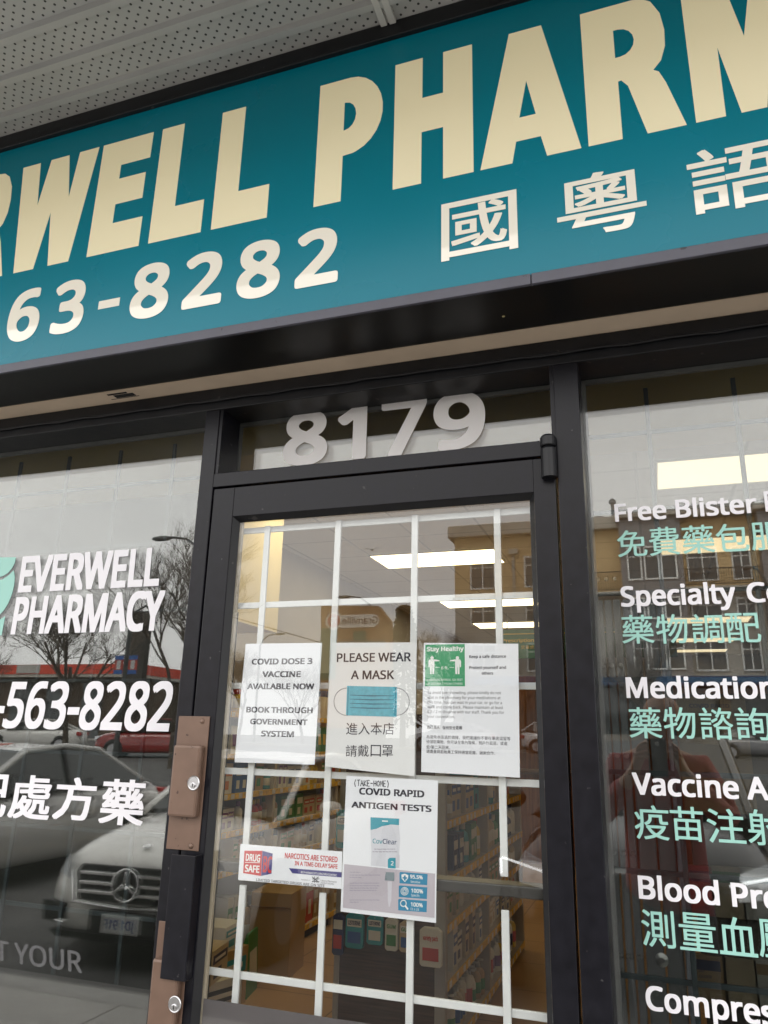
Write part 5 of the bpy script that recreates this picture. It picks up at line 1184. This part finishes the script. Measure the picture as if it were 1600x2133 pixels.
V = [(0, YQ_, .95, .115, .09), (0, YQ_, 1.15, .125, .095), (0, YQ_, 1.36, .15, .105), (0, YQ_+.01, 1.49, .055), (.02, YQ_+.02, 1.565, .062, .07), (.03, YQ_+.035, 1.64, .078, .098), (.03, YQ_+.03, 1.72, .055, .065), (.03, YQ_+.135, 1.625, .014), (-.055, YQ_+.03, 1.64, .018, .012), (.115, YQ_+.03, 1.64, .018, .012)]
E_ = [(0, 1), (1, 2), (2, 3), (3, 4), (4, 5), (5, 6), (5, 7), (5, 8), (5, 9)]
for s in (-1, 1):
    b = len(V)
    V += [(s*.17, YQ_, 1.40, .06), (s*.27, YQ_+.07, 1.18, .045), (s*.105, YQ_+.25, 1.375, .030), (s*.085, YQ_+.275, 1.43, .032, .018)]
    E_ += [(2, b), (b, b+1), (b+1, b+2), (b+2, b+3)]
    for k, (dx, dz, ln) in enumerate(((.010, .040, .9), (.0, .022, 1.0), (-.004, .002, .95), (-.006, -.018, .8))):
        c_ = len(V)
        V += [(s*(.078+.004*k), -1.712, 1.455+dz*.8, .0095), (s*(.056), -1.694, 1.462+dz, .0085), (s*(.034), -1.692, 1.464+dz, .0078)]; E_ += [(b+3, c_), (c_, c_+1), (c_+1, c_+2)]
    c_ = len(V); V += [(s*.062, -1.735, 1.44, .011), (s*.040, -1.728, 1.465, .0095), (s*.024, -1.722, 1.485, .0085)]; E_ += [(b+3, c_), (c_, c_+1), (c_+1, c_+2)]
    c_ = len(V); V += [(s*.095, YQ_, .84, .075), (s*.10, YQ_+.01, .49, .055), (s*.10, YQ_-.01, .10, .042), (s*.105, YQ_+.12, .045, .04, .03)]; E_ += [(0, c_), (c_, c_+1), (c_+1, c_+2), (c_+2, c_+3)]
skin('body', V, E_, M_SKIN, pe)
V = [(0, YQ_, .72, .20, .155), (0, YQ_, .92, .195, .15), (0, YQ_, 1.10, .18, .14), (0, YQ_, 1.34, .185, .135), (0, YQ_, 1.44, .10, .09), (0, YQ_-.03, 1.50, .085, .085)]; E_ = [(0, 1), (1, 2), (2, 3), (3, 4), (4, 5)]
for s in (-1, 1):
    b = len(V); V += [(s*.18, YQ_, 1.39, .085), (s*.275, YQ_+.07, 1.175, .066), (s*.135, YQ_+.22, 1.335, .046)]; E_ += [(3, b), (b, b+1), (b+1, b+2)]
skin('jacket', V, E_, M_JACK, pe)
V = [(0, YQ_, .93, .16, .12)]; E_ = []
for s in (-1, 1): b = len(V); V += [(s*.10, YQ_, .80, .105), (s*.105, YQ_+.01, .48, .078), (s*.105, YQ_-.01, .10, .062)]; E_ += [(0, b), (b, b+1), (b+1, b+2)]
skin('trousers', V, E_, M_TROU, pe)
for s in (-1, 1): skin('shoe', [(s*.105, YQ_-.05, .05, .05, .045), (s*.108, YQ_+.06, .045, .05, .04), (s*.11, YQ_+.16, .035, .042, .03)], [(0, 1), (1, 2)], M_BLK, pe)
skin('hair', [(.03, YQ_-.02, 1.60, .075, .07), (.03, YQ_-.005, 1.69, .086, .09), (.03, YQ_+.02, 1.745, .06, .075)], [(0, 1), (1, 2)], M_HAIR, pe)
for s in (-1, 1): MB().lathe([(0, -.011), (.008, -.008), (.011, 0), (.008, .008), (0, .011)], 10, Matrix.Translation((.03+s*.032, YQ_+.118, 1.652))).build('eye', pbr('eye_dark', (.03, .025, .02), .2), pe, smooth=True)
skin('mouth', [(.008, YQ_+.118, 1.588, .006), (.03, YQ_+.122, 1.587, .008), (.052, YQ_+.118, 1.588, .006)], [(0, 1), (1, 2)], pbr('lips', (.30, .11, .09), .5), pe)
ph = empty('phone', (0, 0, 0), 0, 'dark phone held upright in both hands of the person in the red jacket', 'phone')
MB().box(-.040, -1.712, 1.362, .036, -1.704, 1.522).build('case', pbr('phone_black', (.015, .015, .018), .25), ph, bevel=.003)
MB().box(-.038, -1.7135, 1.366, .034, -1.7122, 1.518).build('screen', pbr('phone_screen', (.02, .02, .025), .08), ph)
MB().lathe([(.009, 0), (.009, .002), (.006, .0025), (0, .0025)], 16, Matrix.Translation((0, -1.704, 1.50)) @ Matrix.Rotation(rad(-90), 4, 'X')).build('lens', M_CHR, ph)
